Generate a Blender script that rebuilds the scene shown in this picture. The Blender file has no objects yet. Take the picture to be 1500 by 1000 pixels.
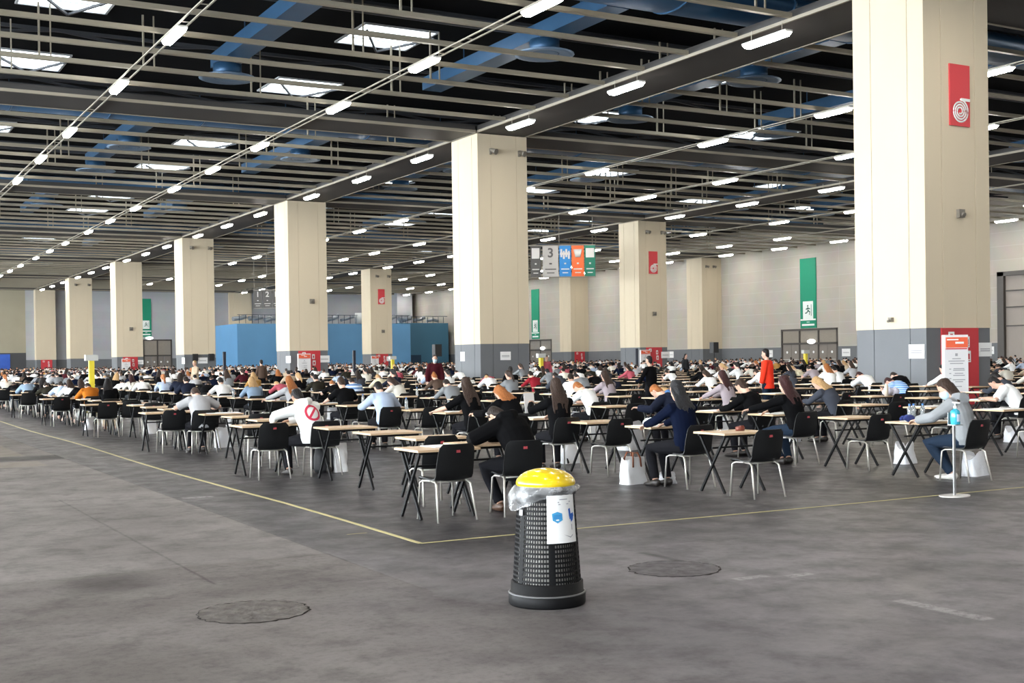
import bpy, math, random
import numpy as np
from mathutils import Vector, Matrix, Euler
random.seed(7)
PI = math.pi
SC = bpy.context.scene
COL = SC.collection

# ------------------------------------------------------------------ camera
# world: X to the right-forward, Y to the left-forward (the long way of the hall), Z up, floor at 0
F, CX, CY, YAW, PIT, ROL = 1797.22787, 749.99285, 539.78697, 0.51638, 0.00878, -0.01432
EYE = 1.68
def cam_rows():
    c, s = math.cos(YAW), math.sin(YAW)
    M = np.array([[-s, c, 0], [0, 0, -1.0], [c, s, 0]])          # right, down, forward in (Y, X, Z)
    cp, sp = math.cos(PIT), math.sin(PIT)
    Rx = np.array([[1, 0, 0], [0, cp, -sp], [0, sp, cp]])
    cr, sr = math.cos(ROL), math.sin(ROL)
    Rz = np.array([[cr, -sr, 0], [sr, cr, 0], [0, 0, 1]])
    return Rz @ Rx @ M
CR = cam_rows()
CW = CR[:, [1, 0, 2]]                                            # rows in world X, Y, Z
def to_px(p):
    q = CW @ (np.array(p, float) - np.array([0, 0, EYE]))
    return CX + F * q[0] / q[2], CY + F * q[1] / q[2], q[2]
def at(x, y, z=0.0):
    w = CW.T @ np.array([(x - CX) / F, (y - CY) / F, 1.0])
    t = (z - EYE) / w[2]
    return Vector((w[0] * t, w[1] * t, z))
def on_x(x, y, X):
    w = CW.T @ np.array([(x - CX) / F, (y - CY) / F, 1.0]); t = X / w[0]
    return Vector((X, w[1] * t, EYE + w[2] * t))
def on_y(x, y, Y):
    w = CW.T @ np.array([(x - CX) / F, (y - CY) / F, 1.0]); t = Y / w[1]
    return Vector((w[0] * t, Y, EYE + w[2] * t))
def on_d(x, y, d):
    w = CW.T @ np.array([(x - CX) / F, (y - CY) / F, 1.0]) * d
    return Vector((w[0], w[1], EYE + w[2]))
cam = bpy.data.cameras.new('camera'); co = bpy.data.objects.new('camera', cam); COL.objects.link(co)
m = Matrix(((CW[0][0], -CW[1][0], -CW[2][0], 0), (CW[0][1], -CW[1][1], -CW[2][1], 0), (CW[0][2], -CW[1][2], -CW[2][2], EYE), (0, 0, 0, 1)))
co.matrix_world = m
cam.sensor_width = 36; cam.lens = F / 1500 * 36
cam.shift_x = (750 - CX) / 1500; cam.shift_y = (CY - 500) / 1500
cam.clip_start = 0.1; cam.clip_end = 600
SC.camera = co

# ------------------------------------------------------------------ materials
MATS = {}
def _new(name):
    mt = bpy.data.materials.new(name); mt.use_nodes = True
    return mt, mt.node_tree.nodes, mt.node_tree.links, mt.node_tree.nodes['Principled BSDF']
def mat(name, col, rough=0.5, metal=0.0, var=0.0, scale=8.0, bump=0.0, spec=0.5, stretch=None, trans=0.0, alpha=1.0, coat=0.0):
    if name in MATS: return MATS[name]
    mt, N, L, b = _new(name)
    b.inputs['Roughness'].default_value = rough; b.inputs['Metallic'].default_value = metal
    b.inputs['Specular IOR Level'].default_value = spec
    if coat: b.inputs['Coat Weight'].default_value = coat
    if trans: b.inputs['Transmission Weight'].default_value = trans
    if alpha < 1: b.inputs['Alpha'].default_value = alpha
    c = (*col, 1)
    b.inputs['Base Color'].default_value = c
    if var or bump:
        tc = N.new('ShaderNodeTexCoord'); nz = N.new('ShaderNodeTexNoise'); nz.inputs['Scale'].default_value = scale
        nz.inputs['Detail'].default_value = 5
        if stretch:
            mp = N.new('ShaderNodeMapping'); mp.inputs['Scale'].default_value = stretch
            L.new(tc.outputs['Object'], mp.inputs['Vector']); L.new(mp.outputs[0], nz.inputs['Vector'])
        else: L.new(tc.outputs['Object'], nz.inputs['Vector'])
        if var:
            mx = N.new('ShaderNodeMix'); mx.data_type = 'RGBA'
            mx.inputs['A'].default_value = (*[max(0, x * (1 - var)) for x in col], 1)
            mx.inputs['B'].default_value = (*[min(1, x * (1 + var)) for x in col], 1)
            L.new(nz.outputs['Fac'], mx.inputs['Factor']); L.new(mx.outputs['Result'], b.inputs['Base Color'])
        if bump:
            bp = N.new('ShaderNodeBump'); bp.inputs['Strength'].default_value = bump; bp.inputs['Distance'].default_value = 0.02
            L.new(nz.outputs['Fac'], bp.inputs['Height']); L.new(bp.outputs[0], b.inputs['Normal'])
    MATS[name] = mt
    return mt
def emis(name, col, strength):
    if name in MATS: return MATS[name]
    mt, N, L, b = _new(name)
    b.inputs['Base Color'].default_value = (*col, 1)
    b.inputs['Emission Color'].default_value = (*col, 1); b.inputs['Emission Strength'].default_value = strength
    MATS[name] = mt
    return mt

# ------------------------------------------------------------------ mesh builder
class MB:
    def __init__(s): s.v = []; s.f = []; s.mi = []; s.sm = []
    def add(s, vs, fs, mi=0, smooth=False):
        o = len(s.v); s.v += [tuple(x) for x in vs]
        s.f += [tuple(i + o for i in f) for f in fs]; s.mi += [mi] * len(fs); s.sm += [smooth] * len(fs)
        return s
    def box(s, c, d, mi=0, rz=0.0, rot=None):
        hx, hy, hz = d[0] / 2, d[1] / 2, d[2] / 2
        vs = [Vector((x, y, z)) for x in (-hx, hx) for y in (-hy, hy) for z in (-hz, hz)]
        M = rot if rot is not None else Matrix.Rotation(rz, 3, 'Z')
        vs = [M @ v + Vector(c) for v in vs]
        return s.add(vs, [(0, 1, 3, 2), (4, 6, 7, 5), (0, 4, 5, 1), (2, 3, 7, 6), (0, 2, 6, 4), (1, 5, 7, 3)], mi)
    def bar(s, a, b, w, h=None, mi=0):
        a, b = Vector(a), Vector(b); h = h or w
        d = b - a; L = d.length; d.normalize()
        up = Vector((0, 0, 1)) if abs(d.z) < .95 else Vector((0, 1, 0))
        x = d.cross(up).normalized(); y = x.cross(d)
        return s.box((a + b) / 2, (w, L, h), mi, rot=Matrix((x, d, y)).transposed())
    def tube(s, pts, rads, n=8, mi=0, smooth=True, xaxis=None, cap=True, closed=False):
        """pts; rads: number or (rx, ry) per point; xaxis: direction of rx"""
        pts = [Vector(p) for p in pts]; k = len(pts)
        if not isinstance(rads, (list, tuple)): rads = [rads] * k
        vs = []; px = None
        for i, p in enumerate(pts):
            a = pts[i - 1] if i > 0 else (pts[-1] if closed else p); b = pts[i + 1] if i < k - 1 else (pts[0] if closed else p)
            t = (b - a).normalized()
            if xaxis is not None:
                x = Vector(xaxis[i] if isinstance(xaxis, list) else xaxis)
            elif px is not None: x = px
            else: x = Vector((1, 0, 0)) if abs(t.x) < .9 else Vector((0, 1, 0))
            x = (x - t * x.dot(t))
            if x.length < 1e-5: x = t.orthogonal()
            x.normalize(); px = x; y = t.cross(x)
            r = rads[i]; rx, ry = r if isinstance(r, (list, tuple)) else (r, r)
            for j in range(n):
                q = 2 * PI * j / n
                vs.append(p + x * (rx * math.cos(q)) + y * (ry * math.sin(q)))
        fs = [(i * n + j, i * n + (j + 1) % n, (i + 1) * n + (j + 1) % n, (i + 1) * n + j) for i in range(k - 1) for j in range(n)]
        if closed: fs += [((k - 1) * n + j, (k - 1) * n + (j + 1) % n, (j + 1) % n, j) for j in range(n)]
        s.add(vs, fs, mi, smooth)
        if cap and not closed:
            o = len(s.v) - k * n
            s.f += [tuple(o + j for j in reversed(range(n))), tuple(o + (k - 1) * n + j for j in range(n))]
            s.mi += [mi, mi]; s.sm += [False, False]
        return s
    def lathe(s, prof, n=32, mi=0, c=(0, 0, 0), smooth=True, mids=None):
        k = len(prof); c = Vector(c)
        vs = [c + Vector((r * math.cos(2 * PI * j / n), r * math.sin(2 * PI * j / n), z)) for r, z in prof for j in range(n)]
        fs = []; 
        for i in range(k - 1):
            ff = [(i * n + j, i * n + (j + 1) % n, (i + 1) * n + (j + 1) % n, (i + 1) * n + j) for j in range(n)]
            s_mi = mids[i] if mids else mi
            fs.append((ff, s_mi))
        o = len(s.v); s.v += [tuple(x) for x in vs]
        for ff, q in fs:
            s.f += [tuple(i + o for i in f) for f in ff]; s.mi += [q] * len(ff); s.sm += [smooth] * len(ff)
        return s
    def disc(s, c, r, n=32, mi=0, flip=False):
        vs = [Vector(c) + Vector((r * math.cos(2 * PI * j / n), r * math.sin(2 * PI * j / n), 0)) for j in range(n)]
        return s.add(vs, [tuple(range(n)) if not flip else tuple(reversed(range(n)))], mi)
    def prism(s, poly, z0, z1, mi=0, caps=True, smooth=False):
        n = len(poly)
        vs = [(x, y, z0) for x, y in poly] + [(x, y, z1) for x, y in poly]
        fs = [(j, (j + 1) % n, n + (j + 1) % n, n + j) for j in range(n)]
        s.add(vs, fs, mi, smooth)
        if caps: s.add(vs, [tuple(reversed(range(n))), tuple(range(n, 2 * n))], mi)
        return s
    def grid(s, P, mi=0, smooth=True, wrap=False):
        r, c = len(P), len(P[0]); vs = [p for row in P for p in row]
        fs = [(i * c + j, i * c + (j + 1) % c, (i + 1) * c + (j + 1) % c, (i + 1) * c + j) for i in range(r - 1) for j in range(c if wrap else c - 1)]
        return s.add(vs, fs, mi, smooth)
    def join(s, o, M=None, mi=None):
        vs = [M @ Vector(v) for v in o.v] if M is not None else o.v
        b = len(s.v); s.v += [tuple(v) for v in vs]
        s.f += [tuple(i + b for i in f) for f in o.f]; s.mi += o.mi if mi is None else [mi] * len(o.f); s.sm += o.sm
        return s
    def mesh(s, name, mats=()):
        me = bpy.data.meshes.new(name); me.from_pydata(s.v, [], s.f)
        for q in mats: me.materials.append(q)
        me.polygons.foreach_set('material_index', s.mi); me.polygons.foreach_set('use_smooth', s.sm)
        me.update()
        return me
    def build(s, name, mats, parent=None, loc=None, rz=0.0):
        if not isinstance(mats, (list, tuple)): mats = [mats]
        return obj(name, s.mesh(name, mats), parent, loc, rz)

def obj(name, me, parent=None, loc=None, rz=0.0):
    o = bpy.data.objects.new(name, me); COL.objects.link(o)
    if parent is not None: o.parent = parent
    if loc is not None: o.location = loc
    if rz: o.rotation_euler = (0, 0, rz)
    return o
def empty(name, loc=(0, 0, 0), rz=0.0):
    o = bpy.data.objects.new(name, None); COL.objects.link(o); o.location = loc; o.rotation_euler = (0, 0, rz)
    o.empty_display_size = .1
    return o
def tag(o, label=None, cat=None, group=None, kind=None):
    if label: o['label'] = label
    if cat: o['category'] = cat
    if group: o['group'] = group
    if kind: o['kind'] = kind
    return o
def struct(o, label=None):
    o['kind'] = 'structure'
    if label: o['label'] = label
    return o
def copy_tree(o, parent=None):
    c = o.copy(); COL.objects.link(c)
    if parent is not None: c.parent = parent
    for ch in list(o.children): copy_tree(ch, c)
    return c
ORD = ['first', 'second', 'third', 'fourth', 'fifth', 'sixth', 'seventh', 'eighth', 'ninth', 'tenth', 'eleventh', 'twelfth', 'thirteenth', 'fourteenth', 'fifteenth', 'sixteenth', 'seventeenth', 'eighteenth', 'nineteenth', 'twentieth']
def text_mesh(txt, size, depth=0.003, bold=False):
    cu = bpy.data.curves.new('t', 'FONT'); cu.body = txt; cu.size = size; cu.extrude = depth; cu.align_x = 'CENTER'; cu.align_y = 'CENTER'
    if bold: cu.offset = size * .02
    o = bpy.data.objects.new('t', cu); COL.objects.link(o)
    me = bpy.data.meshes.new_from_object(o.evaluated_get(bpy.context.evaluated_depsgraph_get()))
    bpy.data.objects.remove(o); bpy.data.curves.remove(cu)
    return me
def remesh(mb, voxel, smooth=3, name='blob'):
    me = mb.mesh('tmp'); o = bpy.data.objects.new('tmp', me); COL.objects.link(o)
    r = o.modifiers.new('r', 'REMESH'); r.mode = 'VOXEL'; r.voxel_size = voxel
    if smooth:
        q = o.modifiers.new('s', 'SMOOTH'); q.factor = .5; q.iterations = smooth
    out = bpy.data.meshes.new_from_object(o.evaluated_get(bpy.context.evaluated_depsgraph_get()))
    bpy.data.objects.remove(o); bpy.data.meshes.remove(me)
    out.polygons.foreach_set('use_smooth', [True] * len(out.polygons)); out.name = name
    return out
# ------------------------------------------------------------------ setting: floor, walls, columns, ceiling
BAY = 29.14
def floor_material():
    mt, N, L, b = _new('worn_concrete')
    tc = N.new('ShaderNodeTexCoord'); sep = N.new('ShaderNodeSeparateXYZ'); L.new(tc.outputs['Object'], sep.inputs[0])
    def noise(scale, detail=6, rough=.6, stretch=None, dist=0.0):
        n = N.new('ShaderNodeTexNoise'); n.inputs['Scale'].default_value = scale; n.inputs['Detail'].default_value = detail
        n.inputs['Roughness'].default_value = rough; n.inputs['Distortion'].default_value = dist
        if stretch:
            mp = N.new('ShaderNodeMapping'); mp.inputs['Scale'].default_value = stretch
            L.new(tc.outputs['Object'], mp.inputs[0]); L.new(mp.outputs[0], n.inputs['Vector'])
        else: L.new(tc.outputs['Object'], n.inputs['Vector'])
        return n.outputs['Fac']
    def ramp(x, a, c, lo=0.0, hi=1.0):
        r = N.new('ShaderNodeMapRange'); r.interpolation_type = 'SMOOTHSTEP'
        r.inputs['From Min'].default_value = a; r.inputs['From Max'].default_value = c
        r.inputs['To Min'].default_value = lo; r.inputs['To Max'].default_value = hi
        L.new(x, r.inputs['Value']); return r.outputs[0]
    def mth(op, a, c):
        n = N.new('ShaderNodeMath'); n.operation = op
        for i, q in enumerate((a, c)):
            if isinstance(q, (int, float)): n.inputs[i].default_value = q
            else: L.new(q, n.inputs[i])
        return n.outputs[0]
    def mix(fac, a, c):
        n = N.new('ShaderNodeMix'); n.data_type = 'RGBA'
        if isinstance(fac, (int, float)): n.inputs['Factor'].default_value = fac
        else: L.new(fac, n.inputs['Factor'])
        for k, q in (('A', a), ('B', c)):
            if isinstance(q, tuple): n.inputs[k].default_value = (*q, 1)
            else: L.new(q, n.inputs[k])
        return n.outputs['Result']
    X, Y = sep.outputs['X'], sep.outputs['Y']
    wob = noise(3.0, 3)
    wobx = mth('MULTIPLY_ADD', wob, .16); Xw = mth('ADD', X, mth('SUBTRACT', wobx, .08))
    Xj = mth('ADD', X, mth('MULTIPLY', mth('SUBTRACT', noise(9, 2), .5), .03))
    def rect(x0, x1, y0, y1, e=.04):
        q = Xj if e <= .03 else Xw
        fx = mth('MULTIPLY', ramp(q, x0 - e, x0 + e), ramp(q, x1 - e, x1 + e, 1, 0))
        fy = mth('MULTIPLY', ramp(Y, y0 - e, y0 + e), ramp(Y, y1 - e, y1 + e, 1, 0))
        return mth('MULTIPLY', fx, fy)
    big = noise(.55, 5, .6); med = noise(2.3, 8, .68, None, .15); fine = noise(16, 10, .8); spk = noise(60, 3, .6)
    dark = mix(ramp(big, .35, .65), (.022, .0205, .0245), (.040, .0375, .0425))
    mid = mix(ramp(big, .35, .65), (.098, .091, .098), (.158, .147, .156))
    warm = mix(ramp(big, .32, .68), (.155, .142, .135), (.222, .206, .197))
    # bare concrete left of the joint, darker sealed slab right of it, scuffed grey in the open foreground
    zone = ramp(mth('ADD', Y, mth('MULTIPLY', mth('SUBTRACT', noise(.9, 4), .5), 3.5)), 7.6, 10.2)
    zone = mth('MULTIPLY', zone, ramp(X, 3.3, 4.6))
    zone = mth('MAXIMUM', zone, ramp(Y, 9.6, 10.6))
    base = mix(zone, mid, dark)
    far_ = ramp(mth('ADD', Y, mth('MULTIPLY', mth('SUBTRACT', noise(1.3, 3), .5), 1.2)), 7.6, 9.6)
    soft = ramp(mth('ADD', X, mth('MULTIPLY', mth('SUBTRACT', noise(.8, 4), .5), 2.4)), 2.4, 5.4, 1, 0)
    hard = ramp(Xj, 3.83, 3.87, 1, 0)
    side = mth('ADD', mth('MULTIPLY', hard, far_), mth('MULTIPLY', soft, mth('SUBTRACT', 1, far_)))
    base = mix(side, base, warm)
    base = mix(ramp(med, .46, .68, 0, .55), base, mix(.5, base, (.020, .019, .020)))
    base = mix(ramp(noise(1.4, 9, .72, None, .25), .56, .72, 0, .40), base, (.17, .16, .158))
    base = mix(ramp(fine, .44, .66, 0, .42), base, mix(.5, base, (.016, .015, .016)))
    base = mix(ramp(noise(5.0, 10, .8, None, .8), .64, .72, 0, .5), base, mix(.6, base, (.014, .013, .013)))
    # repair strips and patches of another pour
    base = mix(mth('MULTIPLY', rect(2.6, 3.84, 24.2, 29.0), .55), base, (.26, .232, .19))
    base = mix(mth('MULTIPLY', rect(2.5, 3.84, 21.55, 22.75), .5), base, (.25, .222, .18))
    base = mix(mth('MULTIPLY', rect(2.4, 4.6, 22.9, 24.0, .12), .85), base, (.045, .042, .041))
    base = mix(mth('MULTIPLY', rect(1.9, 3.05, 20.9, 21.5, .10), .7), base, (.055, .052, .05))
    base = mix(mth('MULTIPLY', rect(2.15, 2.75, 9.3, 10.05, .22), .6), base, (.07, .065, .063))
    # joints and cracks
    line = mth('MULTIPLY', rect(2.59, 2.615, 9.2, 16.0, .012), .3)
    line = mth('MAXIMUM', line, mth('MULTIPLY', rect(3.84, 3.86, 9.6, 60, .012), .4))
    line = mth('MAXIMUM', line, mth('MULTIPLY', rect(-8, 4.1, 11.02, 11.06, .05), .22))
    line = mth('MAXIMUM', line, mth('MULTIPLY', rect(4.14, 4.19, 10.6, 11.0, .02), .9))
    line = mth('MAXIMUM', line, mth('MULTIPLY', rect(4.16, 4.62, 10.6, 10.635, .02), .9))
    line = mth('MAXIMUM', line, mth('MULTIPLY', rect(6.08, 6.16, 7.95, 8.6, .03), .7))
    base = mix(line, base, (.010, .010, .010))
    # scraped light marks
    sc = ramp(noise(2.4, 9, .8, None, .4), .70, .735, 0, .75)
    sc = mth('MULTIPLY', sc, ramp(noise(.8, 2), .5, .6))
    base = mix(sc, base, (.30, .29, .285))
    base = mix(ramp(spk, .74, .80, 0, .35), base, (.03, .028, .028))
    for r in ((3.93, 4.3, 15.14, 15.3), (6.3, 6.42, 5.2, 5.95), (5.95, 6.25, 7.1, 7.2), (6.35, 6.6, 6.98, 7.08)):
        base = mix(mth('MULTIPLY', rect(*r, .02), mth('MULTIPLY', ramp(fine, .4, .55), .6)), base, (.36,.355,.35))
    base = mix(rect(4.43, 4.64, 11.07, 11.09, .01), base, (.5, .42, .16))
    L.new(base, b.inputs['Base Color'])
    ro = mth('ADD', ramp(med, .3, .7, .36, .52), mth('MULTIPLY', side, .18)); L.new(ro, b.inputs['Roughness'])
    L.new(mth('ADD', ramp(zone, 0, 1, .10, .30), mth('MULTIPLY', side, -.20)), b.inputs['Specular IOR Level'])
    bp = N.new('ShaderNodeBump'); bp.inputs['Strength'].default_value = .14; bp.inputs['Distance'].default_value = .012
    L.new(mth('ADD', med, mth('MULTIPLY', fine, .35)), bp.inputs['Height']); L.new(bp.outputs[0], b.inputs['Normal'])
    return mt
XW, YW = 94.5, 203.0          # inner faces of the right wall and the far wall
fl = MB(); fl.add([(-34, -34, 0), (XW + .4, -34, 0), (XW + .4, YW + .4, 0), (-34, YW + .4, 0)], [(0, 1, 2, 3)])
struct(fl.build('floor', floor_material()), 'worn grey concrete hall floor')

def panel_wall_mat(name, col, bw, bh, mortar, rough=.75, axis='X'):
    mt, N, L, b = _new(name)
    tc = N.new('ShaderNodeTexCoord'); sp = N.new('ShaderNodeSeparateXYZ'); cb = N.new('ShaderNodeCombineXYZ')
    L.new(tc.outputs['Object'], sp.inputs[0]); L.new(sp.outputs[axis], cb.inputs[0]); L.new(sp.outputs['Z'], cb.inputs[1])
    br = N.new('ShaderNodeTexBrick'); br.inputs['Scale'].default_value = 1; br.offset = 0
    br.inputs['Brick Width'].default_value = bw; br.inputs['Row Height'].default_value = bh; br.inputs['Mortar Size'].default_value = .03
    br.inputs['Color1'].default_value = (*col, 1); br.inputs['Color2'].default_value = (*[x * .95 for x in col], 1); br.inputs['Mortar'].default_value = (*mortar, 1)
    L.new(cb.outputs[0], br.inputs['Vector'])
    nz = N.new('ShaderNodeTexNoise'); nz.inputs['Scale'].default_value = .6; nz.inputs['Detail'].default_value = 6; L.new(tc.outputs['Object'], nz.inputs['Vector'])
    mx = N.new('ShaderNodeMix'); mx.data_type = 'RGBA'; mx.blend_type = 'MULTIPLY'; mx.inputs['Factor'].default_value = .35
    L.new(br.outputs['Color'], mx.inputs['A']); L.new(nz.outputs['Color'], mx.inputs['B'])
    mm = N.new('ShaderNodeMix'); mm.data_type = 'RGBA'; mm.inputs['Factor'].default_value = .6
    L.new(br.outputs['Color'], mm.inputs['A']); L.new(mx.outputs['Result'], mm.inputs['B'])
    L.new(mm.outputs['Result'], b.inputs['Base Color']); b.inputs['Roughness'].default_value = rough
    return mt
M_cream = mat('cream_painted_concrete', (.60, .515, .375), .7, var=.10, scale=.5, stretch=(1, 1, .25))
M_grey = mat('grey_painted_dado', (.135, .142, .150), .6, var=.12, scale=.7)
M_groove = mat('joint_shadow_line', (.40, .36, .29), .8)
M_wallR = panel_wall_mat('pale_wall_panels', (.47, .435, .375), 6.0, 1.25, (.50, .475, .43), axis='Y')
M_wallB = panel_wall_mat('grey_wall_panels', (.42, .43, .45), 6.0, 1.25, (.40, .41, .43), axis='X')
M_wfr = mat('window_frame_grey', (.3, .31, .32), .5)
M_dark = mat('dark_void_deck', (.004, .0045, .006), .95, spec=.1)
DADO = 2.42
def wall(name, p0, p1, z1, mt, dado=DADO, th=.4, md=None):
    """wall slab whose inner face runs p0 -> p1 (hall on the right of that direction)"""
    p0, p1 = Vector((*p0, 0)), Vector((*p1, 0)); d = (p1 - p0).normalized(); n = Vector((d.y, -d.x, 0))
    b = MB()
    for z0, z2, mi, off in ((0, dado, 1, .0), (dado, z1, 0, .03)):
        q = [p0 - n * off, p1 - n * off, p1 - n * th, p0 - n * th]
        b.prism([(v.x, v.y) for v in q], z0, z2, mi)
    return struct(b.build(name, [mt, md or M_grey]))
ZR = 16.1
# right wall with its openings: the exit doors, a second exit further along and the tall gate
y_d0, y_d1 = 105.05, 96.26; y_e0, y_e1 = 161.05, 154.5; y_g = 75.9
wall('wall_right', (XW, YW), (XW, y_e0), ZR, M_wallR)
wall('wall_right', (XW, y_e1), (XW, y_d0), ZR, M_wallR)
wall('wall_right', (XW, y_d1), (XW, y_g), ZR, M_wallR)
wall('wall_right', (XW, y_g - 6.2), (XW, -34), ZR, M_wallR)
def lintel(y0, y1, z0, x=XW):
    b = MB(); b.prism([(x + .03, y0), (x + .4, y0), (x + .4, y1), (x + .03, y1)], z0, ZR)
    return struct(b.build('wall_right', [M_wallR]))
lintel(y_d0, y_d1, 4.42); lintel(y_e0, y_e1, 4.38); lintel(y_g, y_g - 6.2, 8.9)
# far wall with one exit between the columns
x_f0, x_f1 = 46.35, 51.05
wall('wall_back', (-34, YW), (28.5, YW), ZR, mat('olive_grey_wall', (.33, .30, .22), .75, var=.1, scale=.4), dado=3.55, md=mat('charcoal_dado', (.05, .052, .056), .6))
wall('wall_back', (28.5, YW), (x_f0, YW), ZR, M_wallB)
wall('wall_back', (x_f1, YW), (XW, YW), ZR, M_wallB)
b = MB(); b.prism([(x_f0, YW + .03), (x_f1, YW + .03), (x_f1, YW + .4), (x_f0, YW + .4)], 5.52, ZR); struct(b.build('wall_back', [M_wallB]))
wall('wall_left', (-34, -34), (-34, YW), 1.6, M_wallR, dado=1.2)
lw = MB(); lw.prism([(-34.4, -34), (-34, -34), (-34, YW), (-34.4, YW)], 11.4, ZR); struct(lw.build('wall_left', [M_wallR]))
M_day = emis('overcast_daylight_glazing', (.88, .95, 1.0), 42.0)  # glow of the added windows, whitens the left column faces
for k in range(16):                                                    # unseen tall windows, added down the left side to light the columns
    y0_ = -32 + k * 14.6; f_ = MB()
    for q in range(5): f_.box((-34.1, y0_ + .3 + q * 3.4, 6.5), (.3, .3, 9.8))
    for z_ in (1.75, 6.5, 11.25): f_.box((-34.1, y0_ + 7.1, z_), (.3, 13.9, .3))
    fo = struct(f_.build('window_%d' % (101 + k), M_wfr)); g_ = MB(); g_.box((-34.2, y0_ + 7.1, 6.5), (.06, 13.6, 9.6)); struct(g_.build('window_glass', M_day, fo))
    pw = MB(); pw.box((-34.2, y0_ + 14.35, 6.5), (.4, .9, 9.8)); struct(pw.build('wall_left', [M_wallR]))
wall('wall_front', (XW, -34), (-34, -34), ZR, M_wallB)

# exit doors: dark frame, glazed upper lights, leaves with push bars
M_dfr = mat('bronze_door_frame', (.060, .052, .045), .45, var=.1)
M_leaf = mat('taupe_door_leaf', (.20, .175, .15), .5, var=.08)
M_lite = mat('smoked_glazing', (.27, .24, .20), .18, var=.1)
M_bar = mat('push_bar_metal', (.5, .48, .45), .35, .8)
M_white = mat('white_paper', (.80, .80, .79), .7)
M_ink = mat('printed_grey', (.12, .12, .13), .7)
def door(name, P, ax, w, h, leaves, trans_z):
    """P: lower left corner seen from the hall; ax: unit vector along the opening; hall side normal nrm"""
    ax = Vector(ax); nrm = Vector((-1, 0, 0)) if abs(ax.y) > .5 else Vector((0, -1, 0))
    rot = Matrix((ax, -nrm, Vector((0, 0, 1)))).transposed()
    def bx(bm, u0, u1, z0, z1, d0, d1, mi=0):
        c = Vector(P) + ax * ((u0 + u1) / 2) - nrm * ((d0 + d1) / 2) + Vector((0, 0, (z0 + z1) / 2))
        bm.box(c, (u1 - u0, abs(d1 - d0), z1 - z0), mi, rot=rot)
    fr = MB()
    bx(fr, 0, .22, 0, h, -.03, .25); bx(fr, w - .22, w, 0, h, -.03, .25); bx(fr, 0, w, h - .22, h, -.03, .25); bx(fr, 0, w, trans_z - .12, trans_z + .1, -.03, .25)
    ng = max(2, leaves // 2)
    for k in range(1, ng): bx(fr, w * k / ng - .09, w * k / ng + .09, 0, h, -.02, .25)
    d = struct(fr.build(name, M_dfr))
    for k in range(leaves):
        u0, u1 = .22 + (w - .44) * k / leaves + .02, .22 + (w - .44) * (k + 1) / leaves - .02
        lf = MB(); bx(lf, u0, u1, .02, trans_z - .12, .06, .12); lo = struct(lf.build('door_leaf', M_leaf, d))
        pb = MB(); bx(pb, u0 + .1, u1 - .1, 1.0, 1.09, -.02, .05); struct(pb.build('push_bar', M_bar, lo))
        st = MB(); st.tube([Vector(P) + ax * ((u0 + u1) / 2) - nrm * .055 + Vector((0, 0, 1.85)), Vector(P) + ax * ((u0 + u1) / 2) - nrm * .045 + Vector((0, 0, 1.85))], .14, 12)
        struct(st.build('round_sticker', M_white, lo))
    for k in range(ng):
        u0, u1 = w * k / ng + .1, w * (k + 1) / ng - .1
        lt = MB(); bx(lt, u0, u1, trans_z + .1, h - .22, .08, .12); struct(lt.build('transom_light', M_lite, d))
    return d
door('door_1', (XW, y_d0, 0), (0, -1, 0), y_d0 - y_d1, 4.42, 6, 2.8)
door('door_2', (XW, y_e0, 0), (0, -1, 0), y_e0 - y_e1, 4.38, 4, 2.8)
door('door_3', (x_f0, YW, 0), (1, 0, 0), x_f1 - x_f0, 5.52, 4, 2.9)
# tall sectional gate past the big column
g = MB(); g.box((XW + .1, y_g - .35, 4.45), (.5, .7, 8.9)); g.box((XW + .1, y_g - 5.9, 4.45), (.5, .6, 8.9)); g.box((XW + .1, y_g - 3.1, 8.7), (.5, 6.2, .4))
gate = struct(g.build('door_4', M_dfr))
for k, (z0, z1) in enumerate(((.02, 3.9), (4.0, 5.6), (5.7, 7.1), (7.2, 8.5))):
    s = MB(); s.box((XW + .22, y_g - 3.15, (z0 + z1) / 2), (.1, 4.9, z1 - z0)); struct(s.build('gate_panel', mat('gate_panel_taupe', (.30, .26, .23), .5, var=.1, scale=.6), gate))
    s = MB(); s.box((XW + .12, y_g - 3.15, z1 + .05), (.16, 4.9, .12)); struct(s.build('gate_rail', M_dfr, gate))

# ---- columns
ZC = 13.24
def column_outline(s=2.93):
    """square plan with shallow vertical joints on each side"""
    g, w = .02, .016; pts = []
    cs = [Vector((0, 0)), Vector((s, 0)), Vector((s, s)), Vector((0, s))]
    for k in range(4):
        a, c = cs[k], cs[(k + 1) % 4]; d = (c - a).normalized(); n = Vector((-d.y, d.x))
        pts.append(a)
        for t in (.26, .78):
            q = a + d * (s * t)
            pts += [q - d * w, q - d * w + n * g, q + d * w + n * g, q + d * w]
    return [(p.x, p.y) for p in pts]
OUT = column_outline()
CO2 = [(.02 + x * (2.89 / 2.93), .02 + y * (2.89 / 2.93)) for x, y in OUT]
colmb = MB(); colmb.prism(CO2, 0, DADO, 1); colmb.prism(OUT, DADO, ZC, 0)
colme = colmb.mesh('pillar', [M_cream, M_grey])
M_red = mat('signal_red_paint', (.52, .035, .045), .45, var=.06, scale=2)
M_redb = mat('red_banner_fabric', (.60, .05, .06), .6)
pillars = []
def pillar(x, y, label):
    o = struct(obj('pillar', colme, None, (x, y, 0)), label); pillars.append(o); return o
kn = ['nearest', 'second', 'third', 'fourth', 'fifth', 'sixth', 'last']
for k in range(7): pillar(29.76, 26.55 + BAY * k, kn[k] + ' square cream column with grey foot in the near column row')
for k in range(1, 7): pillar(61.33, 27.55 + BAY * k, kn[k - 1] + ' square cream column of the middle column row')
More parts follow.
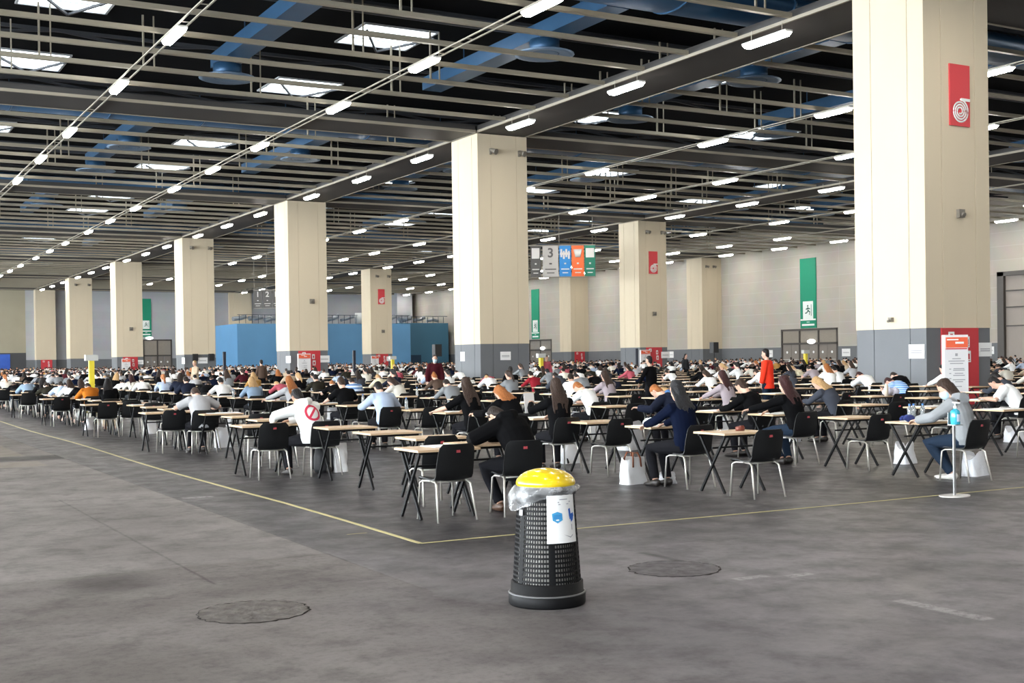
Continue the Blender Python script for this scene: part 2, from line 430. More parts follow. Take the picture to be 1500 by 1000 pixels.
for k in range(1, 7): pillar(91.6, 28.0 + BAY * k, kn[k - 1] + ' cream half column against the right wall')
for k in range(1, 7): pillar(-1.82, 26.55 + BAY * k - BAY, kn[k - 1] + ' cream column of the row outside the frame')

# ---- ceiling: dark roof deck, skylights, trusses, ducts, purlins, wide beams
r = MB(); r.add([(-34.4, -34.4, ZR), (XW + .4, -34.4, ZR), (XW + .4, YW + .4, ZR), (-34.4, YW + .4, ZR)], [(3, 2, 1, 0)])
struct(r.build('ceiling', M_dark))
M_truss = mat('dark_truss_steel', (.05, .055, .065), .55)
M_sky = emis('daylit_skylight_pane', (.86, .95, 1.0), 4.0)
M_skf = mat('skylight_frame_white', (.6, .63, .66), .5)
n_w = 0
for X0 in (8.9, 22.4, 40.4, 54.0, 72.0, 85.5):
    for Y0 in (50.4, 61.6, 79.6, 90.8, 108.8, 120, 138, 149):
        n_w += 1
        f = MB()
        for sx in (-1, 1): f.box((X0 + sx * 1.72, Y0, ZR - .04), (.10, 3.5, .07)); f.box((X0, Y0 + sx * 1.72, ZR - .04), (3.5, .10, .07))
        for q in (-.6, .6): f.box((X0, Y0 + q, ZR - .05), (3.4, .07, .06))
        f.bar((X0 - 1.6, Y0 - 1.6, ZR - .3), (X0 + .2, Y0 + 1.6, ZR - .3), .09, mi=1); f.bar((X0 + .2, Y0 + 1.6, ZR - .3), (X0 + 1.6, Y0 - 1.6, ZR - .3), .09, mi=1)
        wo = struct(f.build('window_%d' % n_w, [M_skf, M_truss]))
        p = MB(); p.box((X0, Y0, ZR - .015), (3.36, 3.36, .02)); struct(p.build('skylight_pane', M_sky, wo))
for k in range(20):                                                    # roof trusses across the hall
    Y0 = 26.2 + 9.713 * k
    t = MB()
    for z in (15.62, 15.98): t.bar((-30, Y0, z), (XW, Y0, z), .14)
    n = 38; 
    for i in range(n):
        xa, xb = -30 + (XW + 30) * i / n, -30 + (XW + 30) * (i + 1) / n
        t.bar((xa, Y0, 15.62 if i % 2 else 15.98), (xb, Y0, 15.98 if i % 2 else 15.62), .11)
    struct(t.build('ceiling_truss', M_truss))
M_purl = mat('galvanised_purlin', (.34, .305, .235), .5, .1, var=.08, scale=.8)
M_beam = mat('dark_beam_soffit', (.045, .042, .040), .62, .0, var=.15, scale=.7)
M_edge = mat('beam_edge_trim', (.31, .275, .215), .55, .1)
rnd = random.Random(3)
j = -8
while True:
    Y0 = 26.55 + 2.914 * j
    if Y0 > YW - .3: break
    if j % 10 not in (0, 1):
        p = MB(); p.box(((XW - 30) / 2, Y0, 13.47), (XW + 30, .10, .16)); p.box(((XW - 30) / 2, Y0, 13.385), (XW + 30, .19, .02))
        struct(p.build('ceiling_beam', M_purl))
        for i in range(22):                                            # thin hangers up to the roof
            x = -25 + 5.3 * i + rnd.uniform(-1, 1)
            if rnd.random() < .35 and Y0 < 120 and (Y0 - 36.6 + 1.6) % BAY > 3.2 and all(abs(x - q) > .8 for q in (16.0, 26.4, 37.6, 47.6, 58.0, 69.0)):
                h = MB(); h.box((x, Y0, 14.52), (.07, .07, 2.1)); h.box((x + .42, Y0, 14.52), (.05, .05, 2.1)); struct(h.build('ceiling_hanger', M_purl))
    j += 1
def soffit(name, x0, x1, y0, y1):
    s = MB(); s.box(((x0 + x1) / 2, (y0 + y1) / 2, 13.46), (x1 - x0, y1 - y0, .36), 0)
    if (y1 - y0) > (x1 - x0):
        for x in (x0, x1): s.box((x, (y0 + y1) / 2, 13.32), (.10, y1 - y0, .12), 1)
    else:
        for y in (y0, y1): s.box(((x0 + x1) / 2, y, 13.32), (x1 - x0, .12, .13), 1)
    return struct(s.build(name, [M_beam, M_edge]))
for x in (-1.82, 29.76, 61.33): soffit('ceiling_beam', x + .02, x + 2.91, -30, YW)
for k in range(-1, 7):
    y = 26.55 + BAY * k
    for x0, x1 in ((-30, -1.9), (1.19, 29.66), (32.77, 61.23), (64.34, XW)):
        soffit('ceiling_beam', x0, x1, y + .0, y + 2.914)
M_duct = mat('blue_duct_paint', (.036, .105, .21), .4, .3, var=.15, scale=1.2)
M_ductr = mat('blue_diffuser_ring', (.20, .30, .44), .4, .3)
dn = ['nearest', 'second', 'third', 'fourth', 'fifth']
for k in range(5):
    y = 36.6 + BAY * k
    t = empty('air_duct', (0, y, 15.0)); tag(t, '%s wide blue air duct running across the hall above the purlins' % dn[k], 'air duct', 'blue main ducts')
    d = MB(); d.tube([(-25, 0, 0), (90, 0, 0)], [(1.35, .55)] * 2, 20, xaxis=(0, 1, 0)); 
    for i in range(24): d.tube([(-25 + 4.8 * i, 0, 0), (-24.9 + 4.8 * i, 0, 0)], [(1.40, .6)] * 2, 20, xaxis=(0, 1, 0))
    for i in range(24): d.box((-24.95 + 4.8 * i, 0, .85), (.04, .04, .6))
    d.build('duct_trunk', M_duct, t)
    for x, a_ in ((16.0, 'over the leftmost aisle'), (26.4, 'left of the near column row'), (37.6, 'right of the near column row'), (47.6, 'left of the middle column row'), (69.0, 'right of the middle column row'), (79.0, 'near the right wall')):
        q = MB(); q.box((0, 9.45, .05), (1.0, 16.0, .6)); q.box((0, 4, .7), (.04, .04, .8)); q.box((0, 14, .7), (.04, .04, .8)); o = q.build('branch_duct', M_duct, None, (x, y, 15.0)); tag(o, 'straight blue branch duct %s, leaving the %s wide duct' % (a_, dn[k]), 'air duct', 'blue branch ducts')
def diffuser(x, y, label, group=None):
    t = empty('air_diffuser', (x, y, 14.2)); tag(t, label, 'air diffuser', group)
    d = MB(); d.tube([(0, 0, .0), (0, 0, .56)], .62, 20); d.build('neck', M_duct, t)
    f = MB(); f.lathe([(.62, .10), (1.22, .0), (1.24, -.04), (1.05, -.07), (.62, .0)], 24); f.build('flange', M_ductr, t)
    g = MB(); g.lathe([(.60, .02), (.45, -.05), (.40, .0), (.25, -.05), (.2, 0), (.02, -.03)], 20); g.build('core_vanes', M_ductr, t)
    return t
dpos = []
for X0 in (16.0, 26.4, 37.6, 47.6, 69.0, 79.0):
    for Y0 in (43.4, 53.2, 72.7, 82.4, 101.8, 111.5, 131):
        if X0 > 30 or (round(X0), round(Y0)) in ((16, 53), (26, 43), (16, 73), (26, 73), (16, 82), (26, 102), (16, 102)): dpos.append((X0, Y0))
for X0, Y0 in dpos:
    px, py, d = to_px((X0, Y0, 14.2))
    a = {16.0: 'over the leftmost aisle', 26.4: 'just left of the near column row', 37.6: 'just right of the near column row', 47.6: 'midway between the near and middle column rows', 69.0: 'beyond the middle column row', 79.0: 'over the aisle along the right wall'}[X0]
    i = sorted(y for x, y in dpos if x == X0).index(Y0)
    diffuser(X0, Y0, 'round blue ceiling diffuser %s, %s from the camera' % (a, ORD[i]), 'blue ceiling diffusers')

# ---- lamps on their tracks
M_lamp = emis('lamp_diffuser_glow', (1.0, .95, .88), 132.0)
M_lampside = emis('lamp_side_glow', (1.0, .95, .88), 46.0)
M_house = mat('lamp_housing_white', (.75, .73, .7), .4)
M_track = mat('light_track_metal', (.40, .365, .30), .5, .2)
lines = [(11.1, 'over the left part of the floor', True), (20.75, 'midway to the near column row', True), (30.25, 'under the wide beam of the near column row', False), (42.2, 'just right of the near column row', True),
         (52.3, 'second right of the near column row', True), (61.75, 'under the wide beam of the middle column row', False), (73.0, 'just right of the middle column row', True), (83.5, 'second right of the middle column row', True), (91.1, 'along the right wall', True), (3.2, 'outside the frame over the left aisle', True), (-10, 'outside the frame on the left', True), (-20, 'outside the frame further left', True), (-29, 'outside the frame furthest left', True)]
hm = MB(); hm.prism([(-.17, -1.15), (.17, -1.15), (.17, 1.15), (-.17, 1.15)], .02, .09)
dm = MB()
P = [[(-.16, -1.12, .02), (.16, -1.12, .02), (.16, 1.12, .02), (-.16, 1.12, .02)], [(-.12, -1.02, -.10), (.12, -1.02, -.10), (.12, 1.02, -.10), (-.12, 1.02, -.10)]]
dm.add(P[0] + P[1], [(4, 7, 6, 5), (0, 4, 5, 1), (1, 5, 6, 2), (2, 6, 7, 3), (3, 7, 4, 0)])
dm.mi = [0, 1, 1, 1, 1]
hme, dme = hm.mesh('housing', [M_house]), dm.mesh('diffuser', [M_lamp, M_lampside])
rod = MB(); 
for yy in (-.8, .8): rod.box((0, yy, .30), (.02, .02, .36))
rodme = rod.mesh('suspension_rods', [M_track])
lamp0 = lampr = None
for X0, where, rails in lines:
    if rails:
        t = MB()
        for sx in (-.17, .17): t.box((sx, 86, 0), (.06, 232, .045))
        for i in range(100): t.box((0, -28 + 2.32 * i, .0), (.40, .05, .03))
        o = t.build('light_track', M_track, None, (X0, 0, 13.215)); tag(o, 'pair of thin metal light rails ' + where, 'light track')
    ys = []
    for k in range(-2, 7):
        for q in (34.2, 43.1, 52.1):
            y = q + BAY * k
            if -24 < y < YW - 2: ys.append(y)
    vis = [y for y in sorted(ys) if 0 < to_px((X0, y, 13.05))[0] < 1500 and to_px((X0, y, 13.05))[1] > 0 and to_px((X0, y, 13.05))[2] > 0]
    for y in sorted(ys):
        zl = 13.10
        if not rails and X0 < 70:                                      # hung a little below and beside the wide beams
            X1, zl = (29.42, 12.79) if X0 < 40 else (61.1, 12.97); y = y * X1 / X0
            if lampr is None:
                lampr = empty('ceiling_lamp'); obj('lamp_housing', hme, lampr); obj('lamp_diffuser', dme, lampr); obj('suspension_rods', rodme, lampr); L = lampr
            else: L = copy_tree(lampr)
            L.location = (X1, y, zl)
        elif lamp0 is None:
            lamp0 = empty('ceiling_lamp'); obj('lamp_housing', hme, lamp0); obj('lamp_diffuser', dme, lamp0); L = lamp0
        else: L = copy_tree(lamp0)
        if rails or X0 > 70: L.location = (X0, y, 13.10)
        vv = [q for q in vis if abs(q - y * (X0 / (29.42 if X0 < 40 else 61.1) if (not rails and X0 < 70) else 1)) < .01]
        if vv:
            i = vis.index(vv[0])
            lab = ('%s visible lamp %s' % (ORD[i], where)) if i < 12 else 'far white ceiling lamp ' + where
            tag(L, lab, 'ceiling lamp', 'lamps ' + where)
        else: tag(L, 'white ceiling lamp out of view, ' + where, 'ceiling lamp', 'unseen lamps ' + where)
w = bpy.data.worlds.new('World'); SC.world = w; w.use_nodes = True
w.node_tree.nodes['Background'].inputs[0].default_value = (.6, .75, 1, 1); w.node_tree.nodes['Background'].inputs[1].default_value = .3
SC.view_settings.view_transform = 'Standard'; SC.view_settings.look = 'None'; SC.view_settings.gamma = 1; SC.view_settings.exposure = -0.1
# ------------------------------------------------------------------ things fixed to the columns and walls
M_green = mat('green_banner_fabric', (.0, .235, .13), .6, var=.05, scale=1.5)
M_pic = mat('banner_white_print', (.75, .80, .77), .6)
M_dgreen = mat('pictogram_dark_green', (.02, .10, .07), .6)
M_fix = mat('fixture_grey_metal', (.22, .20, .17), .5, .3)
M_orange = mat('orange_red_print', (.75, .12, .05), .6)
M_paperl = mat('paper_print_lines', (.32, .32, .33), .7)
def facing(x, y, z, d):
    """Empty whose local +X runs to the viewer's right along the face, local -Y points out of it"""
    return (x, y, z), {'-Y': 0.0, '-X': -PI / 2}[d]
def hose_banner(loc, d, label):
    p, rz = facing(*loc, d); t = empty('hose_banner', p, rz); tag(t, label, 'banner', 'fire hose banners')
    b = MB(); b.box((0, -.025, 0), (.90, .056, 1.92)); b.build('red_panel', M_redb, t)
    s = MB(); pts = []
    for i in range(90):
        a = i / 89 * 2 * PI * 3.6 + .4; r_ = .07 + .30 * i / 89; pts.append((r_ * math.cos(a + PI / 2 - .4 - 2 * PI * .6) * 1.0, -.062, -.50 + r_ * math.sin(a + PI / 2 - .4 - 2 * PI * .6)))
    s.tube(pts, [(.030, .012)] * 90, 6, xaxis=[(0, 0, 1)] * 90, cap=True)
    s.box((.24, -.062, -.13), (.40, .02, .085)); s.build('hose_symbol', M_pic, t)
    return t
hose_banner((29.76 + 1.56, 26.55, 9.70), '-Y', 'red hose reel banner high on the nearest big column')
hose_banner((61.33 + 1.5, 27.55 + BAY * 2, 9.70), '-Y', 'red hose reel banner on the column behind the near row, beside the hanging boards')
hose_banner((61.33 + 1.5, 27.55 + BAY * 4, 9.70), '-Y', 'small red hose reel banner on the column in front of the blue block')
hose_banner((62.7, YW, 10.55), '-Y', 'tiny red hose reel banner on the far wall above the blue block')
pb = MB(); pb.box((62.5, YW - .25, 7), (3.9, .5, 14)); struct(pb.build('wall_back', [M_cream]), 'cream pilaster of the far wall')
pb = MB(); pb.box((91.8, YW - 1.4, 7), (3.0, 2.8, 14)); struct(pb.build('wall_back', [M_wallB]), 'corner pilaster of the far wall')

def fire_panel(x, y, label, deco=True):
    t = empty('fire_point_panel', (x, y, 0)); tag(t, label, 'fire panel', 'red fire point panels')
    b = MB(); b.box((0, -.008, 1.21), (1.66, .064, 2.41)); b.build('red_backboard', M_red, t)
    for k, (u, z, w, h) in enumerate(((-.42, 2.17, .26, .26), (.30, 1.98, .20, .34), (.34, 1.52, .22, .36))):
        s = MB(); s.box((u, -.046, z), (w, .012, h), 0); s.box((u, -.053, z), (w * .5, .006, h * .5), 1); s.box((u, -.053, z - h * .36), (w * .7, .006, h * .08), 1)
        s.build('notice_plate', [M_pic, M_red], t)
    return t
fn = {0: 'nearest column behind the sanitiser stand', 2: 'third column of the near row', 4: 'fifth column of the near row', 6: 'last column by the far wall'}
for k in (0, 2, 4, 6): fire_panel(29.76 + 1.48, 26.55 + BAY * k, 'red fire panel at the foot of the ' + fn[k])
fire_panel(61.33 + 1.48, 27.55 + BAY * 2, 'red fire point panel on the column right of the hanging boards')
fire_panel(61.33 + 1.48, 27.55 + BAY * 4, 'red fire point panel on the column before the blue block')
fire_panel(91.6 + 1.4, 28.0 + BAY * 4, 'red fire panel by the right wall, half hidden by heads')

def totem(loc, rz, label, w=.62, h=2.1):
    t = empty('information_totem', (loc[0], loc[1], 0), rz); tag(t, label, 'notice board', 'white notice totems')
    b = MB(); b.box((0, 0, h / 2), (w, .16, h)); b.box((0, 0, .02), (w + .2, .5, .04)); b.build('panel', mat('totem_white_card', (.70, .69, .69), .55), t)
    hd = MB(); hd.box((.01, -.086, h - .19), (w * .92, .014, .26), 0); hd.build('orange_header', M_orange, t)
    lg = MB(); lg.box((.08, -.097, h - .20), (.22, .008, .05)); lg.box((-.10, -.097, h - .12), (.30, .008, .03)); lg.build('header_print', M_pic, t)
    st = MB(); st.box((0, -.086, .62), (w * .82, .014, .09)); st.box((0, -.086, h - .35), (w * .9, .012, .03)); st.build('red_stripe', M_redb, t)
    ln = MB(); ln.box((0, -.085, h - .50), (.06, .012, .07))
    for k, (u, z, l) in enumerate(((0, .60, .22), (0, .66, .42), (0, .72, .34), (-.17, .86, .05), (.06, .85, .28), (.06, .89, .30), (-.17, .97, .05), (.06, .97, .22), (.06, 1.02, .30), (-.17, 1.1, .05), (.06, 1.13, .32), (.06, 1.18, .2), (0, 1.3, .26), (0, 1.72, .34))):
        ln.box((u, -.085, h - z), (l, .012, .022))
    ln.build('printed_lines', M_paperl, t)
    tk = MB(); tk.bar((-.07, -.09, .44), (-.02, -.09, .38), .014, .035); tk.bar((-.02, -.09, .38), (.10, -.09, .50), .014, .035); tk.build('tick_mark', M_redb, t)
    return t
totem((25.03, 21.42), -.42, 'white totem with orange header standing behind the masked person in grey')
totem((30.65, 26.55 + BAY * 2 - .5), 0, 'white totem with orange header before the third column of the near row', .95, 2.2)
totem((30.65, 26.55 + BAY * 4 - .5), 0, 'distant white totem before the fifth column of the near row', .95, 2.2)
totem((61.5, 27.55 + BAY * 2 - .5), 0, 'white totem leaning by the red panel right of the hanging boards', 1.0, 2.2)
totem((61.6, 27.55 + BAY * 4 - .5), 0, 'distant white totem before the column in front of the blue block', 1.0, 2.2)

def notice(loc, d, label, w=.62, h=.44, group='paper notices'):
    loc = (loc[0] + (.02 if d == '-X' and loc[0] < 90 else 0), loc[1] + (.02 if d == '-Y' else 0), loc[2])   # the grey foot stands back a little
    p, rz = facing(*loc, d); t = empty('paper_notice', p, rz); tag(t, label, 'paper notice', group)
    b = MB(); b.box((0, -.008, 0), (w, .024, h)); b.build('sheet', M_white, t)
    l = MB(); 
    for q in (-.04, .02): l.box((0, -.025, q), (w * .72, .006, .03))
    l.build('printed_lines', M_paperl, t)
    return t
notice((29.76, 26.95, 1.70), '-X', 'white paper notice on the left face of the nearest big column')
notice((32.42, 26.55, 1.73), '-Y', 'white paper notice right of the red panel on the nearest big column')
notice((31.25, 26.55 + BAY, 1.79), '-Y', 'white paper notice on the dark foot of the second column')
notice((29.76, 57.7, 1.79), '-X', 'white paper notice on the left edge of the second column', .5, .5)
notice((32.4, 26.55 + BAY * 2, 1.8), '-Y', 'white paper notice right of the red panel on the third column', .8, .5)
notice((29.76, 26.9 + BAY * 2, 1.8), '-X', 'white paper notice on the left face of the third column', 1.0, .5)
notice((31.5, 26.55 + BAY * 3, 1.85), '-Y', 'white paper notice on the fourth column beside two small speakers', .9, .55)
notice((29.76, 26.9 + BAY * 3, 1.85), '-X', 'white paper notice on the left face of the fourth column', 1.0, .6)
notice((32.3, 26.55 + BAY * 4, 1.8), '-Y', 'white paper notice on the fifth column', .8, .5)
notice((64.0, 27.55 + BAY * 2 - .05, 1.75), '-Y', 'white paper notice right of the red panel on the banner column', .9, .55)
notice((63.9, 27.55 + BAY * 4 - .05, 1.8), '-Y', 'white paper notice on the column before the blue block', 1.0, .6)
notice((XW, y_d0 + 2.0, 1.75), '-X', 'white paper notice on the wall left of the exit doors', 1.2, .8)
notice((XW, y_d1 - 1.2, 1.75), '-X', 'white paper notice on the wall right of the exit doors', 1.2, .8)
notice((XW, y_g + 1.0, 1.75), '-X', 'white paper notice beside the tall gate', 1.0, .7)
notice((XW, 118.5, 1.75), '-X', 'white paper notice on the wall beside the standing loudspeaker', 1.1, .7)
notice((XW, 125.5, 1.8), '-X', 'white paper notice on the wall left of the half column', 1.1, .8)

def green_banner(p, d, w, z0, z1, label):
    c, rz = facing(p[0], p[1], (z0 + z1) / 2, d); t = empty('exit_banner', c, rz); tag(t, label, 'banner', 'green exit banners'); h = z1 - z0
    b = MB(); b.box((0, -.03, 0), (w, .10, h)); b.build('green_fabric', M_green, t)
    q = MB(); q.box((.0, -.09, -h / 2 + 1.95), (w * .64, .02, w * .80)); q.box((0, -.09, -h / 2 + .92), (w * .96, .02, .16)); q.build('white_print', M_pic, t)
    f = MB(); s = w * .64; cz = -h / 2 + 1.95                         # running figure and door
    f.tube([(-.02 * s, -.105, cz + .30 * s), (-.02 * s, -.103, cz + .30 * s)], .07 * s, 10)
    for a, c2 in (((-.02, .20), (.02, -.02)), ((.02, -.02), (.20, -.14)), ((.20, -.14), (.16, -.32)), ((.02, -.02), (-.12, -.18)), ((-.12, -.18), (-.28, -.20)), ((.0, .16), (-.20, .06)), ((.0, .16), (.2, .08))):
        f.bar((a[0] * s, -.105, cz + a[1] * s), (c2[0] * s, -.105, cz + c2[1] * s), .02, .08 * s)
    f.bar((.33 * s, -.105, cz + .4 * s), (.33 * s, -.105, cz - .4 * s), .02, .06 * s)
    f.build('running_figure', M_dgreen, t)
    l = MB(); l.box((0, -.09, -h / 2 + .36), (w * .78, .02, .20)); l.box((0, -.09, -h / 2 + .66), (w * .18, .02, .07)); l.build('lettering_strip', M_pic, t)
    return t
green_banner((XW, 100.6), '-X', 2.45, 4.47, 12.1, 'long green exit banner on the right wall over the double doors')
green_banner((XW, 159.0), '-X', 2.2, 4.47, 11.95, 'narrow green exit banner just right of the second column')
green_banner((46.9, YW), '-Y', 1.7, 5.97, 12.15, 'distant green exit banner on the far wall over the dark doors')
for x, y, z, d, lab in ((XW - .02, 100.2, 3.0, '-X', 'white oval emergency light over the exit doors on the right wall'), (XW - .02, 157.0, 3.05, '-X', 'white oval emergency light over the doors right of the second column'), (47.4, YW - .02, 5.75, '-Y', 'white oval light above the doors in the far wall')):
    p, rz = facing(x, y, z, d); e = MB(); e.tube([(0, 0, 0), (0, -.18, 0)], [(.62, .27), (.5, .2)], 18, xaxis=(1, 0, 0))
    o = e.build('emergency_light', emis('emergency_light_glow', (1, 1, .97), 2.5), None, p, rz); tag(o, lab, 'emergency light')

def floodlight(x, y, z, label, group='column floodlights'):
    t = empty('wall_floodlight', (x, y, z)); tag(t, label, 'floodlight', group)
    b = MB(); b.box((0, -.06, 0), (.12, .12, .30)); b.build('bracket', M_fix, t)
    h = MB(); h.tube([(0, -.10, .08), (.10, -.30, -.02), (.14, -.40, -.06)], [(.09, .09), (.13, .13), (.16, .16)], 12); h.build('lamp_head', M_fix, t)
for k in (1, 3, 5):
    for dx, s in ((.75, 'left'), (2.45, 'right')):
        floodlight(29.76 + dx, 26.55 + BAY * k, 12.35, 'small floodlight at the top %s of the %s column in the near row' % (s, kn[k]))
for k in (2, 4):
    for dx, s in ((.8, 'left'), (2.4, 'right')):
        floodlight(61.33 + dx, 27.55 + BAY * k, 12.3, 'small floodlight at the top %s of the banner column %s' % (s, 'beside the hanging boards' if k == 2 else 'before the blue block'))
for dx in (.6, 1.7): floodlight(91.6 + dx, 28.0 + BAY * 3, 12.2, 'small floodlight high on the half column left of the green banner', 'half column floodlights')
def wbox(x, y, z, d, label, s=.2):
    p, rz = facing(x, y, z, d); b = MB(); b.box((0, -.06, 0), (s, .12, s)); b.tube([(0, -.12, -.02), (0, -.2, -.06)], s * .3, 10)
    o = b.build('wall_camera', M_fix, None, p, rz); tag(o, label, 'camera')
wbox(31.29, 26.55, 6.0, '-Y', 'small grey camera box halfway up the nearest big column', .26)
wbox(29.76, 27.92, 2.72, '-X', 'tiny fixture just above the grey foot of the nearest big column', .14)
wbox(31.5, 26.55 + BAY * 2, 6.0, '-Y', 'small grey camera box on the third column of the near row', .34)
wbox(62.9, 27.55 + BAY * 2, 5.3, '-Y', 'small grey camera box on the column beside the hanging boards', .34)
wbox(31.4, 26.55 + BAY * 4, 5.6, '-Y', 'small grey camera box on the fifth column of the near row', .4)
wbox(63.0, 27.55 + BAY * 4, 5.3, '-Y', 'small grey camera box on the column before the blue block', .4)
M_black = mat('matte_black', (.012, .012, .013), .55)
for dx, s in ((1.0, 'left'), (2.5, 'right')):
    b = MB(); b.box((29.76 + dx, 26.55 + BAY * 3 - .15, 2.15), (.45, .30, .65)); b.box((29.76 + dx, 26.55 + BAY * 3 - .31, 2.15), (.36, .02, .52))
    tag(b.build('wall_speaker', M_black), 'small black speaker on the fourth column, %s one of the pair' % s, 'speaker')

# hanging board clusters
M_bg = mat('board_light_grey', (.42, .40, .37), .6); M_bd = mat('board_dark_grey', (.085, .08, .075), .6)
M_bb = mat('board_blue', (.02, .20, .50), .6); M_bo = mat('board_orange', (.75, .13, .03), .6); M_bgr = mat('board_green', (.01, .16, .10), .6)
def hanging(x0, y0, x1, y1, z0, z1, boards, label):
    """row of printed boards hung from a rail between two points; boards: (width share, material, symbol, ink)"""
    a, c = Vector((x0, y0, 0)), Vector((x1, y1, 0)); L = (c - a).length; t = empty('hanging_sign', (x0, y0, 0), math.atan2(y1 - y0, x1 - x0)); tag(t, label, 'hanging sign')
    r_ = MB(); r_.box((L / 2, 0, z1 + .05), (L, .08, .08)); r_.box((L / 2, 0, z0 - .05), (L, .06, .06))
    for q in (.04, .5, .96): r_.box((L * q, 0, (z1 + 13.2) / 2), (.04, .04, 13.2 - z1))
    r_.build('hanging_rail', M_fix, t)
    tot = sum(q[0] for q in boards); u = 0; H_ = z1 - z0
    for wd, mt, sym, ink in boards:
        w_ = L * wd / tot
        if mt is not None:
            b = MB(); b.box((u + w_ / 2, -.02, (z0 + z1) / 2), (w_ * .94, .08, H_)); bo = b.build('board', mt, t)
            cx, top = u + w_ / 2, z1 - H_ * .24
            if sym in '123E':
                me = text_mesh(sym, H_ * .42, .012, True); me.materials.append(ink)
                o = obj('number', me, bo, (cx, -.08, top)); o.rotation_euler = (PI / 2, 0, 0)
            else:
                s = MB()
                if sym == 'door': s.box((cx, -.075, top), (w_ * .72, .03, H_ * .34))
                if sym == 'mask':
                    for k in range(4): s.box((cx + w_ * (-.3 + .2 * k), -.075, top - H_ * .06 * (k % 2)), (w_ * .14, .03, H_ * .26))
                    s.box((cx, -.075, top - H_ * .02), (w_ * .8, .03, H_ * .08))
                if sym == 'cup':
                    s.prism([(-w_ * .36, 0), (w_ * .36, 0), (w_ * .36, .03), (-w_ * .36, .03)], 0, 0.001); s.v = []; s.f = []; s.mi = []; s.sm = []
                    s.tube([(cx, -.07, top + H_ * .12), (cx, -.07, top - H_ * .14)], [(w_ * .34, .03), (w_ * .2, .03)], 10, xaxis=(1, 0, 0))
                if sym == 'run': s.box((cx, -.075, top), (w_ * .74, .03, H_ * .30))
                s.build('pictogram', ink, bo)
            l = MB(); l.box((cx, -.075, z0 + H_ * .24), (w_ * .66, .03, H_ * .035)); l.box((cx, -.075, z0 + H_ * .12), (w_ * .45, .03, H_ * .03)); l.box((cx, -.075, z0 + H_ * .42), (w_ * .16, .03, H_ * .05))
            l.build('caption_strip', ink, bo)
        u += w_
    return t
M_pale = mat('board_pale_print', (.62, .60, .57), .6)
hanging(50.3, 86.5, 55.45, 83.6, 8.25, 10.75, [(.5, M_bd, 'door', M_pale), (.16, None, '', None), (1.0, M_bd, 'door', M_pale), (.1, None, '', None), (1.55, M_bg, '3', M_bd), (1.15, M_bb, 'mask', M_pale), (1.2, M_bo, 'cup', M_pale), (1.05, M_bgr, 'run', M_pale)], 'row of hanging boards with a 3 in grey, blue, orange and green')
hanging(40.47, 126.6, 43.0, 125.1, 7.35, 9.2, [(1, M_bd, '1', M_pale), (1, M_bd, '2', M_pale), (.9, M_bd, 'E', M_pale)], 'dark hanging boards numbered 1 and 2 left of the third column')

# blue block with services on its roof in the far right corner
M_blue = mat('sky_blue_panels', (.13, .34, .60), .5, var=.12, scale=.25)
t = empty('blue_plant_room', (70, 182, 0)); tag(t, 'large sky blue block in the far corner with metal ducts on top', 'plant room')
b = MB(); b.prism([(-14.4, 0), (14.4, 0), (14.4, 11.5), (-14.4, 11.5)], 0, 7.45); b.build('blue_walls', M_blue, t)
b = MB(); b.prism([(14.45, 5), (23.8, 5), (23.8, 11.5), (14.45, 11.5)], 0, 7.75); b.build('recessed_walls', mat('petrol_blue_panels', (.06, .19, .30), .55, var=.1, scale=.3), t)  # same blue darkened, shade of the set-back walls put into the colour
b = MB(); b.box((17, 4.96, 1.2), (3.2, .08, 2.4)); b.build('double_door', mat('navy_door', (.015, .05, .10), .5), t)
rr = random.Random(5); M_pipe = mat('roof_duct_metal', (.30, .34, .38), .35, .5, var=.3, scale=1.5)
for k in range(15):
    x = -13.5 + 2.5 * k; q = MB(); y = .8 + (5 if x > 14 else 0)
    q.tube([(x - 1.3, y, 8.0 + rr.uniform(0, .3)), (x, y + .3, 8.35), (x + .9, y + .1, 7.95 + rr.uniform(0, .9))], rr.uniform(.22, .38), 10)
    q.build('roof_duct', M_pipe, t)
q = MB()
for x in range(-14, 24): q.box((x, .15 + (5 if x > 14 else 0), 8.15), (.07, .07, 1.3))
q.box((0, .15, 8.82), (28.6, .06, .08)); q.box((19, 5.15, 8.9), (9.4, .06, .08)); q.build('roof_railing', mat('railing_dark', (.04, .06, .09), .5), t)
q = MB(); q.tube([(6.0, .6, 7.5), (6.0, .6, 9.2)], .9, 16); q.build('vent_drum', mat('vent_drum_white', (.5, .52, .53), .5), t)
# poster in the far left corner
p0 = on_y(-6, 518, YW - .03); p1 = on_y(15, 541, YW - .03)
b = MB(); b.box(((p0.x + p1.x) / 2, YW - .05, 1.9), (p1.x - p0.x, .06, 2.9)); tag(b.build('wall_poster', mat('poster_blue', (.03, .10, .45), .5, var=.5, scale=.5)), 'blue poster on the far wall at the left edge of the photo', 'poster')

